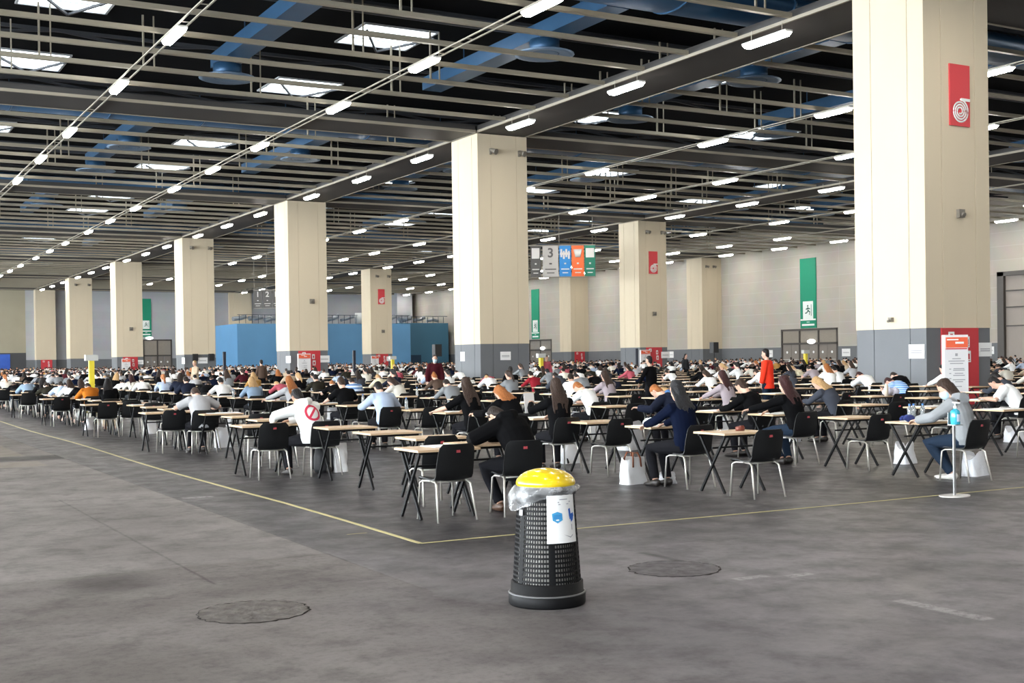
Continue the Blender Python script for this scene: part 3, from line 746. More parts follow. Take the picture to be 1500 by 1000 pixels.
# loudspeakers on stands, slim tower speakers, yellow row markers
def speaker(x, y, label):
    t = empty('stand_speaker', (x, y, 0)); tag(t, label, 'speaker', 'black loudspeakers on stands')
    b = MB(); b.box((0, 0, 2.12), (.38, .36, .62)); b.build('cabinet', M_black, t)
    p = MB(); p.tube([(0, 0, .3), (0, 0, 1.85)], .02, 8); p.build('pole', M_black, t)
    for k in range(3):
        a = 2 * PI * k / 3; l = MB(); l.bar((0, 0, .75), (.45 * math.cos(a), .45 * math.sin(a), .012), .025); l.build('leg', M_black, t)
speaker(27.77, 56.69, 'black loudspeaker on a stand before the blue block, left of the second column')
speaker(45.88, 56.75, 'black loudspeaker on a stand left of the orange shirted man')
def tower(x, y, label):
    t = empty('tower_speaker', (x, y, 0)); tag(t, label, 'speaker', 'slim tower speakers')
    b = MB(); b.box((0, 0, 1.2), (.16, .16, 2.2)); b.build('column_cabinet', mat('dark_navy_metal', (.012, .016, .03), .5), t)
    q = MB(); q.box((0, 0, .05), (.5, .5, .1)); q.build('base', M_black, t)
tower(21.46, 72.91, 'slim dark tower speaker left of the third column, before the blue block')
tower(29.79, 72.78, 'slim dark tower speaker between the third column and the banner column')
tower(58.81, 82.75, 'slim dark tower speaker just left of the column with a red banner')
M_yel = mat('yellow_post', (.72, .58, .04), .5)
def marker(x, y, label, h=1.7):
    t = empty('row_marker_post', (x, y, 0)); tag(t, label, 'marker post', 'yellow row marker posts')
    p = MB(); p.box((0, 0, h / 2), (.17, .17, h)); p.build('post', M_yel, t)
    s = MB(); s.box((0, 0, h + .09), (.42, .22, .20)); s.build('sign_box', mat('sign_box_grey', (.5, .5, .47), .5), t)
    q = MB(); q.box((0, 0, .02), (.45, .45, .04)); q.build('foot_plate', M_yel, t)
marker(8.25, 43.8, 'yellow marker post with grey sign box behind the rust orange top', 1.80)
marker(30.7, 51.2, 'yellow marker post just right of the second column', 1.68)
marker(30.69, 68.82, 'yellow marker post right of the third column, before the blue block', 1.7)
marker(49.13, 52.6, 'yellow marker post in front of the exit doors on the right wall', 1.7)
# ------------------------------------------------------------------ furniture
M_lam = mat('beech_laminate', (.56, .39, .24), .45, var=.10, scale=3, stretch=(1, 6, 1))
M_steel = mat('black_tube_steel', (.007, .007, .0075), .55, spec=.2)
M_shell = mat('black_plastic_shell', (.008, .0084, .009), .45, spec=.35)
M_chrome = mat('pale_chrome_tube', (.60, .57, .52), .42, .7)
M_tagr = mat('red_label', (.30, .035, .045), .5)
DW, DD, DH = .73, .60, .74
def desk_meshes():
    top = MB(); top.box((0, 0, DH - .012), (DW, DD, .024))
    leg = lambda x, s: MB().bar((x, -s * .21, .012), (x, s * .25, DH - .045), .026)
    fr = MB()
    for y in (-.24, .24): fr.bar((-DW / 2 + .03, y, DH - .04), (DW / 2 - .03, y, DH - .04), .026)
    fr.bar((-DW / 2 + .05, 0, DH - .19), (DW / 2 - .05, 0, DH - .19), .022)
    return top, leg, fr
_t, _l, _f = desk_meshes()
LEGX = (-DW / 2 + .055, DW / 2 - .055)
top_me = _t.mesh('desk_top', [M_lam]); fr_me = _f.mesh('desk_frame', [M_steel])
leg_me = {}
for x in LEGX:
    for s in (1, -1): leg_me[(x, s)] = _l(x + (.014 if s > 0 else -.014), s).mesh('desk_leg', [M_steel])
one = MB(); one.join(_t, mi=0); one.join(_f, mi=1)
for x in LEGX:
    for s in (1, -1): one.join(_l(x + (.014 if s > 0 else -.014), s), mi=1)
desk_one = one.mesh('exam_desk', [M_lam, M_steel])
def make_desk():
    t = empty('exam_desk'); obj('desk_top', top_me, t); obj('desk_frame', fr_me, t)
    for q in leg_me.values(): obj('desk_leg', q, t)
    return t
# chair: one bent shell, four tube legs
def shell_mb(nu=15, nv=12, th=.012):
    prof = [(.235, .405), (.225, .425), (.18, .440), (.08, .432), (-.02, .424), (-.11, .425), (-.165, .440), (-.198, .480), (-.215, .54), (-.232, .62), (-.250, .70), (-.266, .765), (-.276, .805)]
    wid = [.17, .20, .212, .217, .22, .222, .222, .222, .222, .22, .216, .205, .165]
    P = []; 
    for i, ((y, z), w_) in enumerate(zip(prof, wid)):
        row = []
        back = max(0, min(1, (i - 5) / 3))
        for k in range(nv + 1):
            q = -1 + 2 * k / nv; x = q * w_
            row.append(Vector((x, y + back * .030 * q * q, z + (1 - back) * .014 * q * q)))
        P.append(row)
    b = MB(); r_, c_ = len(P), nv + 1
    def nrm(i, k):
        a = P[min(i + 1, r_ - 1)][k] - P[max(i - 1, 0)][k]; c2 = P[i][min(k + 1, c_ - 1)] - P[i][max(k - 1, 0)]
        return a.cross(c2).normalized()
    Q = [[P[i][k] - nrm(i, k) * th for k in range(c_)] for i in range(r_)]
    b.grid(P); b.grid([list(reversed(x)) for x in Q])
    edge = [(i, 0) for i in range(r_)] + [(r_ - 1, k) for k in range(1, c_)] + [(i, c_ - 1) for i in range(r_ - 2, -1, -1)] + [(0, k) for k in range(c_ - 2, 0, -1)]
    n = len(edge); vs = [P[i][k] for i, k in edge] + [Q[i][k] for i, k in edge]
    b.add(vs, [(j, (j + 1) % n, n + (j + 1) % n, n + j) for j in range(n)])
    return b
_sh = shell_mb()
def cleg(s, f):
    b = MB()
    if f: b.tube([(s * .17, .02, .412), (s * .185, .15, .408), (s * .197, .19, .385), (s * .215, .215, .0)], .0118, 8)
    else: b.tube([(s * .17, .0, .412), (s * .19, -.12, .408), (s * .205, -.165, .380), (s * .235, -.245, .0)], .0118, 8)
    return b
_cf = MB(); _cf.tube([(-.185, -.10, .405), (.185, -.10, .405)], .010, 8); _cf.tube([(-.18, .13, .405), (.18, .13, .405)], .010, 8)
_st = MB(); _st.box((0, -.2655, .735), (.044, .016, .044), rot=Matrix.Rotation(-.22, 3, 'X'))
shell_me = _sh.mesh('seat_shell', [M_shell]); cf_me = [MB().tube([(-q, y_, .405), (q, y_, .405)], .010, 8).mesh('under_frame', [M_chrome]) for q, y_ in ((.185, -.10), (.18, .13))]; st_me = _st.mesh('red_sticker', [M_tagr])
cleg_me = [cleg(s, f).mesh('chair_leg', [M_chrome]) for s in (-1, 1) for f in (0, 1)]
one = MB(); one.join(_sh, mi=0); one.join(_cf, mi=1)
for s in (-1, 1):
    for f in (0, 1): one.join(cleg(s, f), mi=1)
chair_one = one.mesh('shell_chair', [M_shell, M_chrome])
def make_chair():
    t = empty('shell_chair'); obj('seat_shell', shell_me, t); [obj('under_frame', q, t) for q in cf_me]; obj('red_sticker', st_me, t)
    for q in cleg_me: obj('chair_leg', q, t)
    return t

# ---- the grid of desks
def cell(i, j):
    if j == 0: return 6.5, 11.9 + 1.49 * i
    return 6.44 + 3.415 * j, 11.77 + 1.53 * i
def blocked(x, y):
    for X0, o in ((29.76, 26.55), (61.33, 27.55), (91.6, 28.0)):
        if X0 - .8 < x < X0 + 3.7 and -1.3 < ((y - o + 8) % BAY) - 8 < 5.0 and y > 20: return True
    return x > 89.5 or y > 197 or (x > 53 and y > 178)
cells = {}
for j in range(0, 26):
    for i in range(0, 124):
        x, y = cell(i, j)
        if blocked(x, y): continue
        px, py, d = to_px((x, y, .74))
        if d < 1 or px < -25 or px > 1535: continue
        cells[(i, j)] = (x, y, d)
# extra outer desks beside every fourth row of the first column
outer = {}
for k in range(7):
    x, y = 5.74, 11.75 + 5.98 * k
    px, py, d = to_px((x, y, .74))
    if px > -20: outer[k] = (x, y, d)
# ------------------------------------------------------------------ people
SKIN = [mat('skin_light', (.55, .33, .24), .5), mat('skin_tan', (.40, .22, .145), .5), mat('skin_pale', (.62, .40, .31), .5)]
HAIR = {}
for n, c in (('black', (.010, .008, .008)), ('darkbrown', (.018, .011, .008)), ('brown', (.034, .019, .013)), ('ginger', (.30, .105, .03)), ('blonde', (.42, .26, .12)), ('auburn', (.034, .010, .010)), ('grey', (.016, .016, .018))):
    HAIR[n] = mat('hair_' + n, c, .55, spec=.22, var=.6, scale=9, stretch=(9, 9, 1), bump=.8)
def cloth(n, c, rough=.9): return mat('cloth_' + n, c, rough, var=.16, scale=5, bump=.5, spec=.06)
CL = {n: cloth(n, c) for n, c in dict(black=(.0035, .0035, .004), white=(.74, .74, .73), offwhite=(.60, .57, .50), lightgrey=(.36, .36, .37), grey=(.20, .21, .22), midgrey=(.25, .26, .27), charcoal=(.03, .032, .035), navy=(.003, .0055, .017), darknavy=(.012, .015, .028), paleblue=(.36, .43, .55), denim=(.075, .16, .33), lightdenim=(.20, .27, .36), olive=(.022, .020, .014), cream=(.62, .56, .40), rust=(.42, .13, .015), yellow=(.60, .48, .12), red=(.26, .018, .028), orangered=(.80, .045, .02), maroon=(.05, .008, .012), mauve=(.32, .27, .29), slate=(.05, .055, .07), pink=(.42, .09, .12), beige=(.45, .36, .26), tan=(.36, .20, .06), jeans=(.017, .028, .048), blackjean=(.010, .010, .012), teal=(.06, .16, .17), brown=(.09, .06, .045)).items()}
def stripes(name, a, c, scale):
    if name in MATS: return MATS[name]
    mt, N, L, b = _new(name); tc = N.new('ShaderNodeTexCoord'); wv = N.new('ShaderNodeTexWave'); wv.bands_direction = 'Z'; wv.inputs['Scale'].default_value = scale
    L.new(tc.outputs['Object'], wv.inputs['Vector']); rp = N.new('ShaderNodeValToRGB'); rp.color_ramp.interpolation = 'CONSTANT'
    rp.color_ramp.elements[0].color = (*a, 1); rp.color_ramp.elements[1].color = (*c, 1); rp.color_ramp.elements[1].position = .5
    L.new(wv.outputs['Fac'], rp.inputs[0]); L.new(rp.outputs[0], b.inputs['Base Color']); b.inputs['Roughness'].default_value = .85; MATS[name] = mt
    return mt
CL['bluestripe'] = stripes('cloth_blue_white_stripes', (.10, .22, .46), (.56, .64, .74), 3.2)
CL['finestripe'] = stripes('cloth_fine_blue_stripes', (.05, .20, .55), (.45, .60, .80), 7.0)
M_shoe = {'dark': mat('shoe_dark', (.02, .016, .014), .5), 'white': mat('shoe_white', (.6, .58, .54), .5), 'brown': mat('shoe_brown', (.07, .035, .02), .5)}
M_mask = mat('blue_face_mask', (.42, .56, .64), .8)

def dv(p, s=0.0): return Vector((math.sin(s), math.sin(p) * math.cos(s), math.cos(p) * math.cos(s)))
def solve_elbow(S, W, a, b_, hint):
    d = W - S; L = min(d.length, a + b_ - .004)
    if d.length > L: W = S + d.normalized() * L; d = W - S
    x = (a * a - b_ * b_ + L * L) / (2 * L); h = math.sqrt(max(0, a * a - x * x)); u = d.normalized()
    n = Vector(hint) - u * u.dot(Vector(hint)); n.normalize()
    return S + u * x + n * h, W
POSE = dict(lean=.45, side=0.0, twist=0.0, head=.75, hyaw=0.0, hroll=0.0, hl=(-.17, .60, .775), hr=(.17, .60, .775), kl=(-.13, .40, .505), kr=(.13, .40, .505), fl=(-.13, .34, .09), fr=(.13, .36, .09), hip=.545, hint=(.8, -.2, -.6), sc=1.0)
def skeleton(p):
    p = {**POSE, **p}; J = {'p': p}
    H = Vector((p.get('hx', 0), -.03, p['hip'])); le, sd = p['lean'], p['side']
    a = H + dv(le * .45, sd * .6) * .16; b_ = a + dv(le * .95, sd) * .17; c = b_ + dv(le * 1.3, sd * 1.1) * .185
    nk = c + dv((le + p['head']) * .5, sd) * .085
    J.update(H=H, a=a, b=b_, c=c, nk=nk)
    J['r'] = Matrix.Rotation(p['twist'], 3, 'Z') @ Vector((math.cos(sd * .8), 0, -math.sin(sd * .8)))
    J['r0'] = Matrix.Rotation(p['twist'] * .4, 3, 'Z') @ Vector((1, 0, 0))
    hy = Matrix.Rotation(p['hyaw'] + p['twist'], 3, 'Z')
    J['h'] = hy @ dv(p['head'], p['hroll']); J['hr'] = hy @ Vector((math.cos(p['hroll']), 0, -math.sin(p['hroll']))); J['hf'] = J['h'].cross(J['hr']) * -1
    if J['hf'].dot(hy @ Vector((0, 1, 0))) < 0: J['hf'] *= -1
    J['hc'] = nk + J['h'] * .115 + J['hf'] * .02
    t = (c - b_).normalized()
    for s, n in ((-1, 'l'), (1, 'r')):
        S = c - t * .045 + J['r'] * (s * .172); Hd = Vector(p['h' + n]); hint = (s * p['hint'][0], p['hint'][1], p['hint'][2])
        E_, W = solve_elbow(S, Hd, .285, .255, hint)
        J['S' + n], J['E' + n], J['W' + n] = S, E_, W
        J['T' + n] = H + J['r0'] * (s * .092) + Vector((0, .02, -.02)); K = Vector(p['k' + n]); A = Vector(p['f' + n])
        J['K' + n], J['A' + n] = K, A
    return J
def torso_rings(J, inf=0.0, low=True):
    r, r0 = J['r'], J['r0']
    pts = [J['H'] - Vector((0, 0, .075)), J['H'], J['a'], J['b'], J['b'].lerp(J['c'], .6), J['c'], J['c'].lerp(J['nk'], .35)]
    rad = [(.15, .12), (.172, .125), (.152, .108), (.168, .118), (.172, .108), (.115, .078), (.062, .060)]
    return pts, [(x + inf, y + inf) for x, y in rad], [r0, r0, r0.lerp(r, .4), r, r, r, r]
def limbs(mb, J, inf, parts, n=10):
    for s in 'lr':
        sg = -1 if s == 'l' else 1
        if 'arm' in parts:
            f = parts['arm']                                          # share of the arm covered, 1 = to the wrist
            S, E_, W = J['S' + s], J['E' + s], J['W' + s]; inn = J['c'] - (J['c'] - J['b']).normalized() * .06
            pts = [inn.lerp(S, .35), S, S.lerp(E_, .5), E_]; rad = [.072, .064, .050, .043]
            if f < .5: pts[3] = S.lerp(E_, f * 2); rad[3] = .050
            if f >= 1: pts += [E_.lerp(W, .45), W]; rad += [.041, .029]
            mb.tube(pts, [q + inf for q in rad], n)
        if 'leg' in parts:
            T, K, A = J['T' + s], J['K' + s], J['A' + s]
            mb.tube([T.lerp(K, -.12), T.lerp(K, .25), T.lerp(K, .7), K, K.lerp(A, .3), K.lerp(A, .65), A], [q + inf for q in (.082, .088, .066, .057, .056, .045, .038)], n)
def hand(mb, W, d, n, s, curl=.35, sc=1.0, nf=4):
    """palm and five fingers: W wrist, d along the hand, n palm-back normal, s = -1 left / 1 right"""
    x = d.cross(n).normalized() * s                                     # towards the little finger side
    mb.tube([W - d * .02, W + d * .03, W + d * .085, W + d * .098], [(.026, .017), (.038, .016), (.042, .014), (.034, .010)], 10, xaxis=x)
    for k, (o, L) in enumerate(((-.031, .072), (-.010, .082), (.011, .076), (.031, .060))):
        b0 = W + d * .085 + x * o; c1 = curl * (1 + .12 * k)
        d1 = (d * math.cos(c1) - n * math.sin(c1)); d2 = (d * math.cos(2 * c1) - n * math.sin(2 * c1))
        mb.tube([b0, b0 + d1 * L * .45, b0 + d1 * L * .45 + d2 * L * .55], [.0098, .0092, .0074], 8)
    b0 = W + d * .025 - x * .030; td = (d * .62 - x * .70 - n * .25).normalized(); td2 = (d * .9 - x * .25 - n * .3).normalized()
    mb.tube([b0, b0 + td * .038, b0 + td * .038 + td2 * .034], [.0135, .0112, .0088], 8)
def head_mb(mb, J, inf=0.0, n=14):
    h, f, r, c = J['h'], J['hf'], J['hr'], J['hc']
    prof = [(-.128, .030, .030, .050), (-.108, .050, .052, .036), (-.06, .064, .078, .014), (-.01, .072, .091, 0), (.04, .075, .097, -.006), (.085, .066, .086, -.010), (.115, .042, .056, -.012), (.127, .012, .016, -.012)]
    mb.tube([c + h * a + f * o for a, x, y, o in prof], [(x + inf, y + inf) for a, x, y, o in prof], n, xaxis=[r] * 8)
def body_mb(J, bare=1.0):
    mb = MB(); pts, rad, xs = torso_rings(J); mb.tube(pts, rad, 16, xaxis=xs)
    limbs(mb, J, 0, {'arm': 1, 'leg': 1})
    mb.tube([J['c'] - (J['c'] - J['b']).normalized() * .03, J['nk'], J['nk'] + J['h'] * .05], [.060, .054, .055], 12)
    head_mb(mb, J); h, f, r, c = J['h'], J['hf'], J['hr'], J['hc']
    mb.tube([c + f * .080 + h * .012, c + f * .108 - h * .030, c + f * .088 - h * .045], [.010, .017, .010], 8)      # nose
    mb.tube([c + f * .082 - h * .068 - r * .02, c + f * .090 - h * .068, c + f * .082 - h * .068 + r * .02], [.007, .010, .007], 6)   # lips
    mb.tube([c + f * .074 + h * .030 - r * .045, c + f * .088 + h * .030, c + f * .074 + h * .030 + r * .045], .008, 6)     # brow
    for s in (-1, 1): mb.tube([c + r * (s * .070) + h * .025 - f * .01, c + r * (s * .083) - f * .018, c + r * (s * .072) - h * .032 - f * .008], [.012, .017, .010], 8)
    for s in 'lr':
        sg = -1 if s == 'l' else 1; E_, W = J['E' + s], J['W' + s]; d = (W - E_).normalized()
        up = J['p'].get('palm' + s, (0, 0, 1)); n = Vector(up)
        dd = Vector(J['p'].get('dir' + s, d)).normalized(); n = (n - dd * n.dot(dd)).normalized()
        hand(mb, W, dd, n, sg, J['p'].get('curl' + s, .38))
        A = J['A' + s]; mb.tube([A + Vector((0, -.05, -.045)), A + Vector((0, .02, -.045)), A + Vector((0, .12, -.06)), A + Vector((0, .17, -.068))], [(.034, .035), (.040, .040), (.045, .025), (.03, .016)], 10, xaxis=(1, 0, 0))
    return mb
def top_mb(J, sleeve=1.0, inf=.016, hood=False, hem=0.0):
    mb = MB(); pts, rad, xs = torso_rings(J, inf)
    rad[-1] = (rad[-1][0] - .002, rad[-1][1] - .002)
    if hem: pts = [pts[0] - Vector((0, 0, hem))] + pts; rad = [(rad[0][0] + .02, rad[0][1] + .01)] + rad; xs = [xs[0]] + xs
    mb.tube(pts, rad, 18, xaxis=xs); limbs(mb, J, inf, {'arm': sleeve})
    if hood:
        c, t = J['c'], (J['c'] - J['b']).normalized(); bk = -J['hf']
        bk = (Vector((0, -1, 0)) - t * t.dot(Vector((0, -1, 0)))).normalized()
        mb.tube([c + bk * .02 + J['r'] * -.11 + t * .05, c + bk * .09 + J['r'] * -.075 + t * .02, c + bk * .125 - t * .02, c + bk * .09 + J['r'] * .075 + t * .02, c + bk * .02 + J['r'] * .11 + t * .05], [.042, .062, .072, .062, .042], 12)
        mb.tube([c + bk * .05 + t * .0, J['nk'] + bk * .045 + t * .0], [(.10, .06), (.085, .05)], 12, xaxis=J['r'])
    return mb
def trousers_mb(J, inf=.014, upto=1.0):
    mb = MB(); pts, rad, xs = torso_rings(J, inf - .006); mb.tube(pts[:3], rad[:3], 16, xaxis=xs[:3])
    for s in 'lr':
        T, K, A = J['T' + s], J['K' + s], J['A' + s]
        mb.tube([T.lerp(K, -.12), T.lerp(K, .25), T.lerp(K, .7), K, K.lerp(A, .3), K.lerp(A, .65), K.lerp(A, .97 * upto)], [q + inf for q in (.084, .088, .068, .060, .058, .050, .046)], 10)
    return mb
def hr_(r, u, k): return r * (u * k)
def hair_mb(J, kind, L=.30):
    mb = MB(); h, f, r, c = J['h'], J['hf'], J['hr'], J['hc']; t = (J['c'] - J['b']).normalized()
    bk = (Vector((0, -1, 0)) - t * t.dot(Vector((0, -1, 0)))).normalized()
    prof = [(-.105, .040, .026, -.066), (-.06, .066, .050, -.052), (-.01, .080, .072, -.038), (.04, .082, .092, -.022), (.085, .075, .094, -.012), (.12, .052, .068, -.012), (.140, .018, .024, -.012)]
    mb.tube([c + h * a + f * o for a, x, y, o in prof], [(x, y) for a, x, y, o in prof], 14, xaxis=[r] * 7)
    if kind in ('long', 'longside'):
        nb = J['nk'] + bk * .060; base = J['c'] + bk * .088
        # locks: from the crown over the back of the head, then hanging along the back with ragged ends
        rl = random.Random(int(L * 1000) + 5); tipb = J['b'].lerp(J['a'], .25)
        mb.tube([c + h * .05 - f * .03, c - f * .07, nb, base], [(.070, .05), (.080, .05), (.080, .042), (.085, .028)], 12, xaxis=J['r'])
        for q in range(-5, 6):
            u = q / 5; w_ = rl.uniform(-.012, .012); e = max(.05, L * rl.uniform(.78, 1.12) - .05 * abs(u))
            side_ = 1 - .75 * abs(u)
            p0 = c + h * (.085 - .03 * abs(u)) + hr_(r, u, .062) - f * .02 * side_
            p1 = c - h * .01 + hr_(r, u, .084) - f * (.078 * side_ + .004)
            p2 = J['nk'] + hr_(J['r'], u, .092) + bk * (.030 + .040 * side_) + t * .01
            p3 = J['c'] + hr_(J['r'], u, .112) + bk * (.070 + .026 * side_) - t * .03
            p4 = J['c'].lerp(tipb, min(1, e / .24)) + hr_(J['r'], u, .105) + J['r'] * w_ * 2 + bk * (.105 + .02 * side_)
            mb.tube([p0, p1, p2, p3, p3.lerp(p4, .55) + J['r'] * w_, p4], [.022, .027, .027, .026, .021, .009], 7)
    if kind == 'pony':
        p0 = c - f * .085 + h * .05; mb.tube([p0, p0 - f * .05 + Vector((0, 0, -.02)), J['c'] + bk * .13 + Vector((0, 0, .02)), J['b'].lerp(J['c'], .45) + bk * .14], [.030, .038, .036, .016], 10)
    if kind == 'bun':
        p0 = c - f * .075 + h * .105; mb.tube([p0 - f * .045, p0 - f * .03, p0, p0 + f * .03], [.012, .045, .050, .02], 10)
    return mb
def shoe_mb(A, yaw=0):
    mb = MB(); R_ = Matrix.Rotation(yaw, 3, 'Z'); q = lambda y, z: A + R_ @ Vector((0, y, z))
    mb.tube([q(-.075, -.05), q(-.06, -.042), q(.0, -.038), q(.07, -.055), q(.15, -.062), q(.20, -.068), q(.21, -.072)], [(.02, .02), (.040, .047), (.045, .052), (.048, .036), (.050, .027), (.035, .018), (.012, .01)], 12, xaxis=(1, 0, 0))
    return mb
def setm(o, mats):
    for i, q in enumerate(mats):
        o.material_slots[i].link = 'OBJECT'; o.material_slots[i].material = q

person_count = 0
def person(x, y, rz, label, pose=None, hair='short', hcol='black', top='black', bottom='blackjean', skin=0, sleeve=1.0, hood=False, vox=.012, shoes='dark', hairL=.30, group=None, extra=None, sc=1.0, hem=0.0, z=0.0, inf=.016, topname='shirt'):
    global person_count
    J = skeleton(pose or {}); person_count += 1
    t = empty('person', (x, y, z), rz); t.scale = (sc, sc, sc); tag(t, label, 'person', group)
    def part(nm, mb, mt, v):
        me = remesh(mb, v, 3, nm); me.materials.append(mt); return obj(nm, me, t)
    part('body', body_mb(J), SKIN[skin], vox * .8)
    if hair: part('hair', hair_mb(J, hair, hairL), HAIR[hcol], vox)
    tp = part(topname, top_mb(J, sleeve, inf, hood, hem), CL[top], vox)
    part('trousers', trousers_mb(J), CL[bottom], vox)
    for s in 'lr':
        b = shoe_mb(J['A' + s]); b.build('shoe', M_shoe[shoes], t)
    if extra: extra(t, J, tp)
    return t, J
# ------------------------------------------------------------------ who sits where
_T = ['twenty', 'thirty', 'forty']
_O = ['first', 'second', 'third', 'fourth', 'fifth', 'sixth', 'seventh', 'eighth', 'ninth']
def ordn(k):
    if k < 20: return ORD[k]
    k += 1; t, o = divmod(k, 10)
    return {20: 'twentieth', 30: 'thirtieth', 40: 'fortieth', 50: 'fiftieth'}.get(k) or (['', '', 'twenty', 'thirty', 'forty', 'fifty'][t] + '-' + _O[o - 1])
def where(i, j): return '%s desk of the %s column from the left' % (ordn(i), ordn(j))
over = {(0, 0): (6.5, 12.10), (0, 1): (9.78, 11.77), (0, 2): (13.05, 11.75), (1, 1): (9.9, 13.42), (2, 1): (9.92, 14.98), (3, 1): (9.95, 16.55), (1, 0): (6.5, 13.42), (2, 0): (6.5, 14.78), (3, 0): (6.52, 16.3), (1, 3): (16.72, 13.35), (3, 4): (19.75, 16.3)}
skip = {(0, 3), (0, 4), (1, 4), (0, 5)}
allc = {}
for k, v in cells.items():
    if k in skip: continue
    x, y = over.get(k, v[:2]); allc[k] = (x, y, to_px((x, y, .74))[2])
rk = random.Random(11)
named = {(0, 0), (1, 1), (3, 1), (6, 2), (5, 1), (4, 1), (7, 1), (12, 2), (14, 2), (18, 3), (9, 1), (11, 1), (4, 0), (16, 2), (13, 1), (15, 1), (7, 0), (17, 1), (19, 1), (21, 1), (16, 0), (23, 0), (21, 0), (20, 2), (2, 2), (4, 3), (3, 2), (6, 3), (7, 3), (4, 2), (9, 3), (14, 4), (18, 5), (15, 4), (7, 5), (0, 2), (3, 4), (12, 5), (19, 9), (13, 6), (13, 7), (10, 2), (15, 3), (5, 5)}
forced_empty = {(0, 1), (1, 0), (2, 0), (3, 0), (5, 0), (6, 0), (8, 0), (9, 0), (10, 0), (11, 0), (2, 1), (6, 1), (8, 1), (10, 1), (1, 2), (5, 2), (7, 2), (8, 2), (9, 2), (11, 2), (13, 2), (1, 3), (2, 3), (3, 3), (5, 3), (8, 3), (4, 4), (5, 4), (6, 4), (2, 4), (6, 5), (12, 0), (12, 1), (14, 1)}
occ = {}
for k in sorted(allc):
    d = allc[k][2]
    occ[k] = k in named or (k not in forced_empty and rk.random() < (.38 if d < 34 else .60 if d < 60 else .72))
order = sorted(allc, key=lambda k: allc[k][2])
N_IND = 292
ind = order[:N_IND]; rest = order[N_IND:]

# ---- desks and chairs
desk0 = chair0 = None
seat_pos = {}
def put_desk(x, y, rz, label, near, group='exam desks'):
    global desk0
    if near:
        if desk0 is None: desk0 = make_desk(); o = desk0
        else: o = copy_tree(desk0)
    else: o = obj('exam_desk', desk_one)
    o.location = (x, y, 0); o.rotation_euler = (0, 0, rz); tag(o, label, 'desk', group); return o
def put_chair(x, y, rz, label, near, group='black shell chairs'):
    global chair0
    if near:
        if chair0 is None: chair0 = make_chair(); o = chair0
        else: o = copy_tree(chair0)
    else: o = obj('shell_chair', chair_one)
    o.location = (x, y, 0); o.rotation_euler = (0, 0, rz); tag(o, label, 'chair', group); return o
chair_over = {(0, 1): (9.66, 11.20, .0), (2, 1): (9.86, 14.53, .03), (1, 1): (9.68, 12.52, .06), (3, 1): (9.52, 15.38, 0), (0, 0): (6.56, 11.50, -.12), (1, 0): (6.22, 12.86, .0), (0, 2): (12.98, 10.98, .08), (1, 2): (13.2, 12.86, 0), (2, 2): (12.98, 14.12, 0), (4, 0): (6.46, 17.10, -.05), (7, 0): (6.2, 22.65, 0), (7, 1): (9.3, 21.2, 0), (1, 3): (16.72, 12.72, .0)}
near_label = {(0, 1): 'empty black chair under the desk with the small brown box', (0, 0): 'black chair holding the person in the black hooded coat', (1, 1): 'black chair holding the woman in navy', (0, 2): 'black chair holding the masked person in grey', (4, 0): 'black chair beside the person in the white hoodie with red ring'}
for k in ind:
    i, j = k; x, y, d = allc[k]; near = d < 36
    jx, jr = rk.uniform(-.05, .05), rk.uniform(-.05, .05)
    if k in over: jx = jr = 0
    put_desk(x + jx, y, jr, 'beige exam desk, ' + where(i, j), near)
    if k in chair_over: cx, cy, cr = chair_over[k]
    elif occ[k]: cx, cy, cr = x + rk.uniform(-.08, .08), y - rk.uniform(.80, .92), rk.uniform(-.1, .1)
    else: cx, cy, cr = x + rk.uniform(-.12, .12), y - rk.uniform(.44, .60), rk.uniform(-.14, .14)
    if k in ((2, 0), (3, 0)): continue
    lab = near_label.get(k) or ('%s black chair at the %s' % ('occupied' if occ[k] else 'empty', where(i, j)))
    put_chair(cx, cy, cr, lab, near); seat_pos[k] = (cx, cy, cr)
ok = ['nearest empty desk, at the corner of the yellow tape', 'second outer desk along the yellow tape, left of the white hoodie']
for k, (x, y, d) in outer.items():
    near = d < 36
    put_desk(x, y, 0, 'beige exam desk, ' + (ok[k] if k < 2 else '%s of the outer desks standing along the yellow tape' % ORD[k]), near)
    cx, cy, cr = [(5.72, 11.52, .07), (5.66, 17.08, 0)][k] if k < 2 else (x + .05, y - .5, .05)
    put_chair(cx, cy, cr, ['empty black chair closest to the camera, left of the hooded person', 'empty black chair at the outer desk left of the white hoodie'][k] if k < 2 else 'empty black chair at the %s outer desk along the yellow tape' % ORD[k], near)

# everything further back: too many and too small to stand alone
low_chair = MB(); low_chair.box((0, 0, .43), (.44, .40, .03)); low_chair.box((0, -.24, .64), (.44, .05, .36), 0, rot=Matrix.Rotation(.17, 3, 'X'))
for sx in (-.21, .21):
    for yy in (-.24, .2): low_chair.bar((sx, yy, 0), (sx * .85, yy * .7, .42), .022, mi=1)
sd, scm = MB(), MB()
low_desk = MB(); low_desk.box((0, 0, DH - .012), (DW, DD, .024), 0)
for x in LEGX:
    for s in (1, -1): low_desk.bar((x, -s * .21, 0), (x, s * .25, DH - .03), .026, mi=1)
for k in rest:
    x, y, d = allc[k]; sd.join(low_desk, Matrix.Translation((x, y, 0)))
    cy = y - (.85 if occ[k] else .5); scm.join(low_chair, Matrix.Translation((x + rk.uniform(-.1, .1), cy, 0))); seat_pos[k] = (x, cy, 0)
if rest:
    tag(sd.build('distant_exam_desks', [M_lam, M_steel]), 'hundreds of beige exam desks in the rear of the hall', 'desks', kind='stuff')
    tag(scm.build('distant_shell_chairs', [M_shell, M_chrome]), 'hundreds of black chairs in the rear of the hall', 'chairs', kind='stuff')

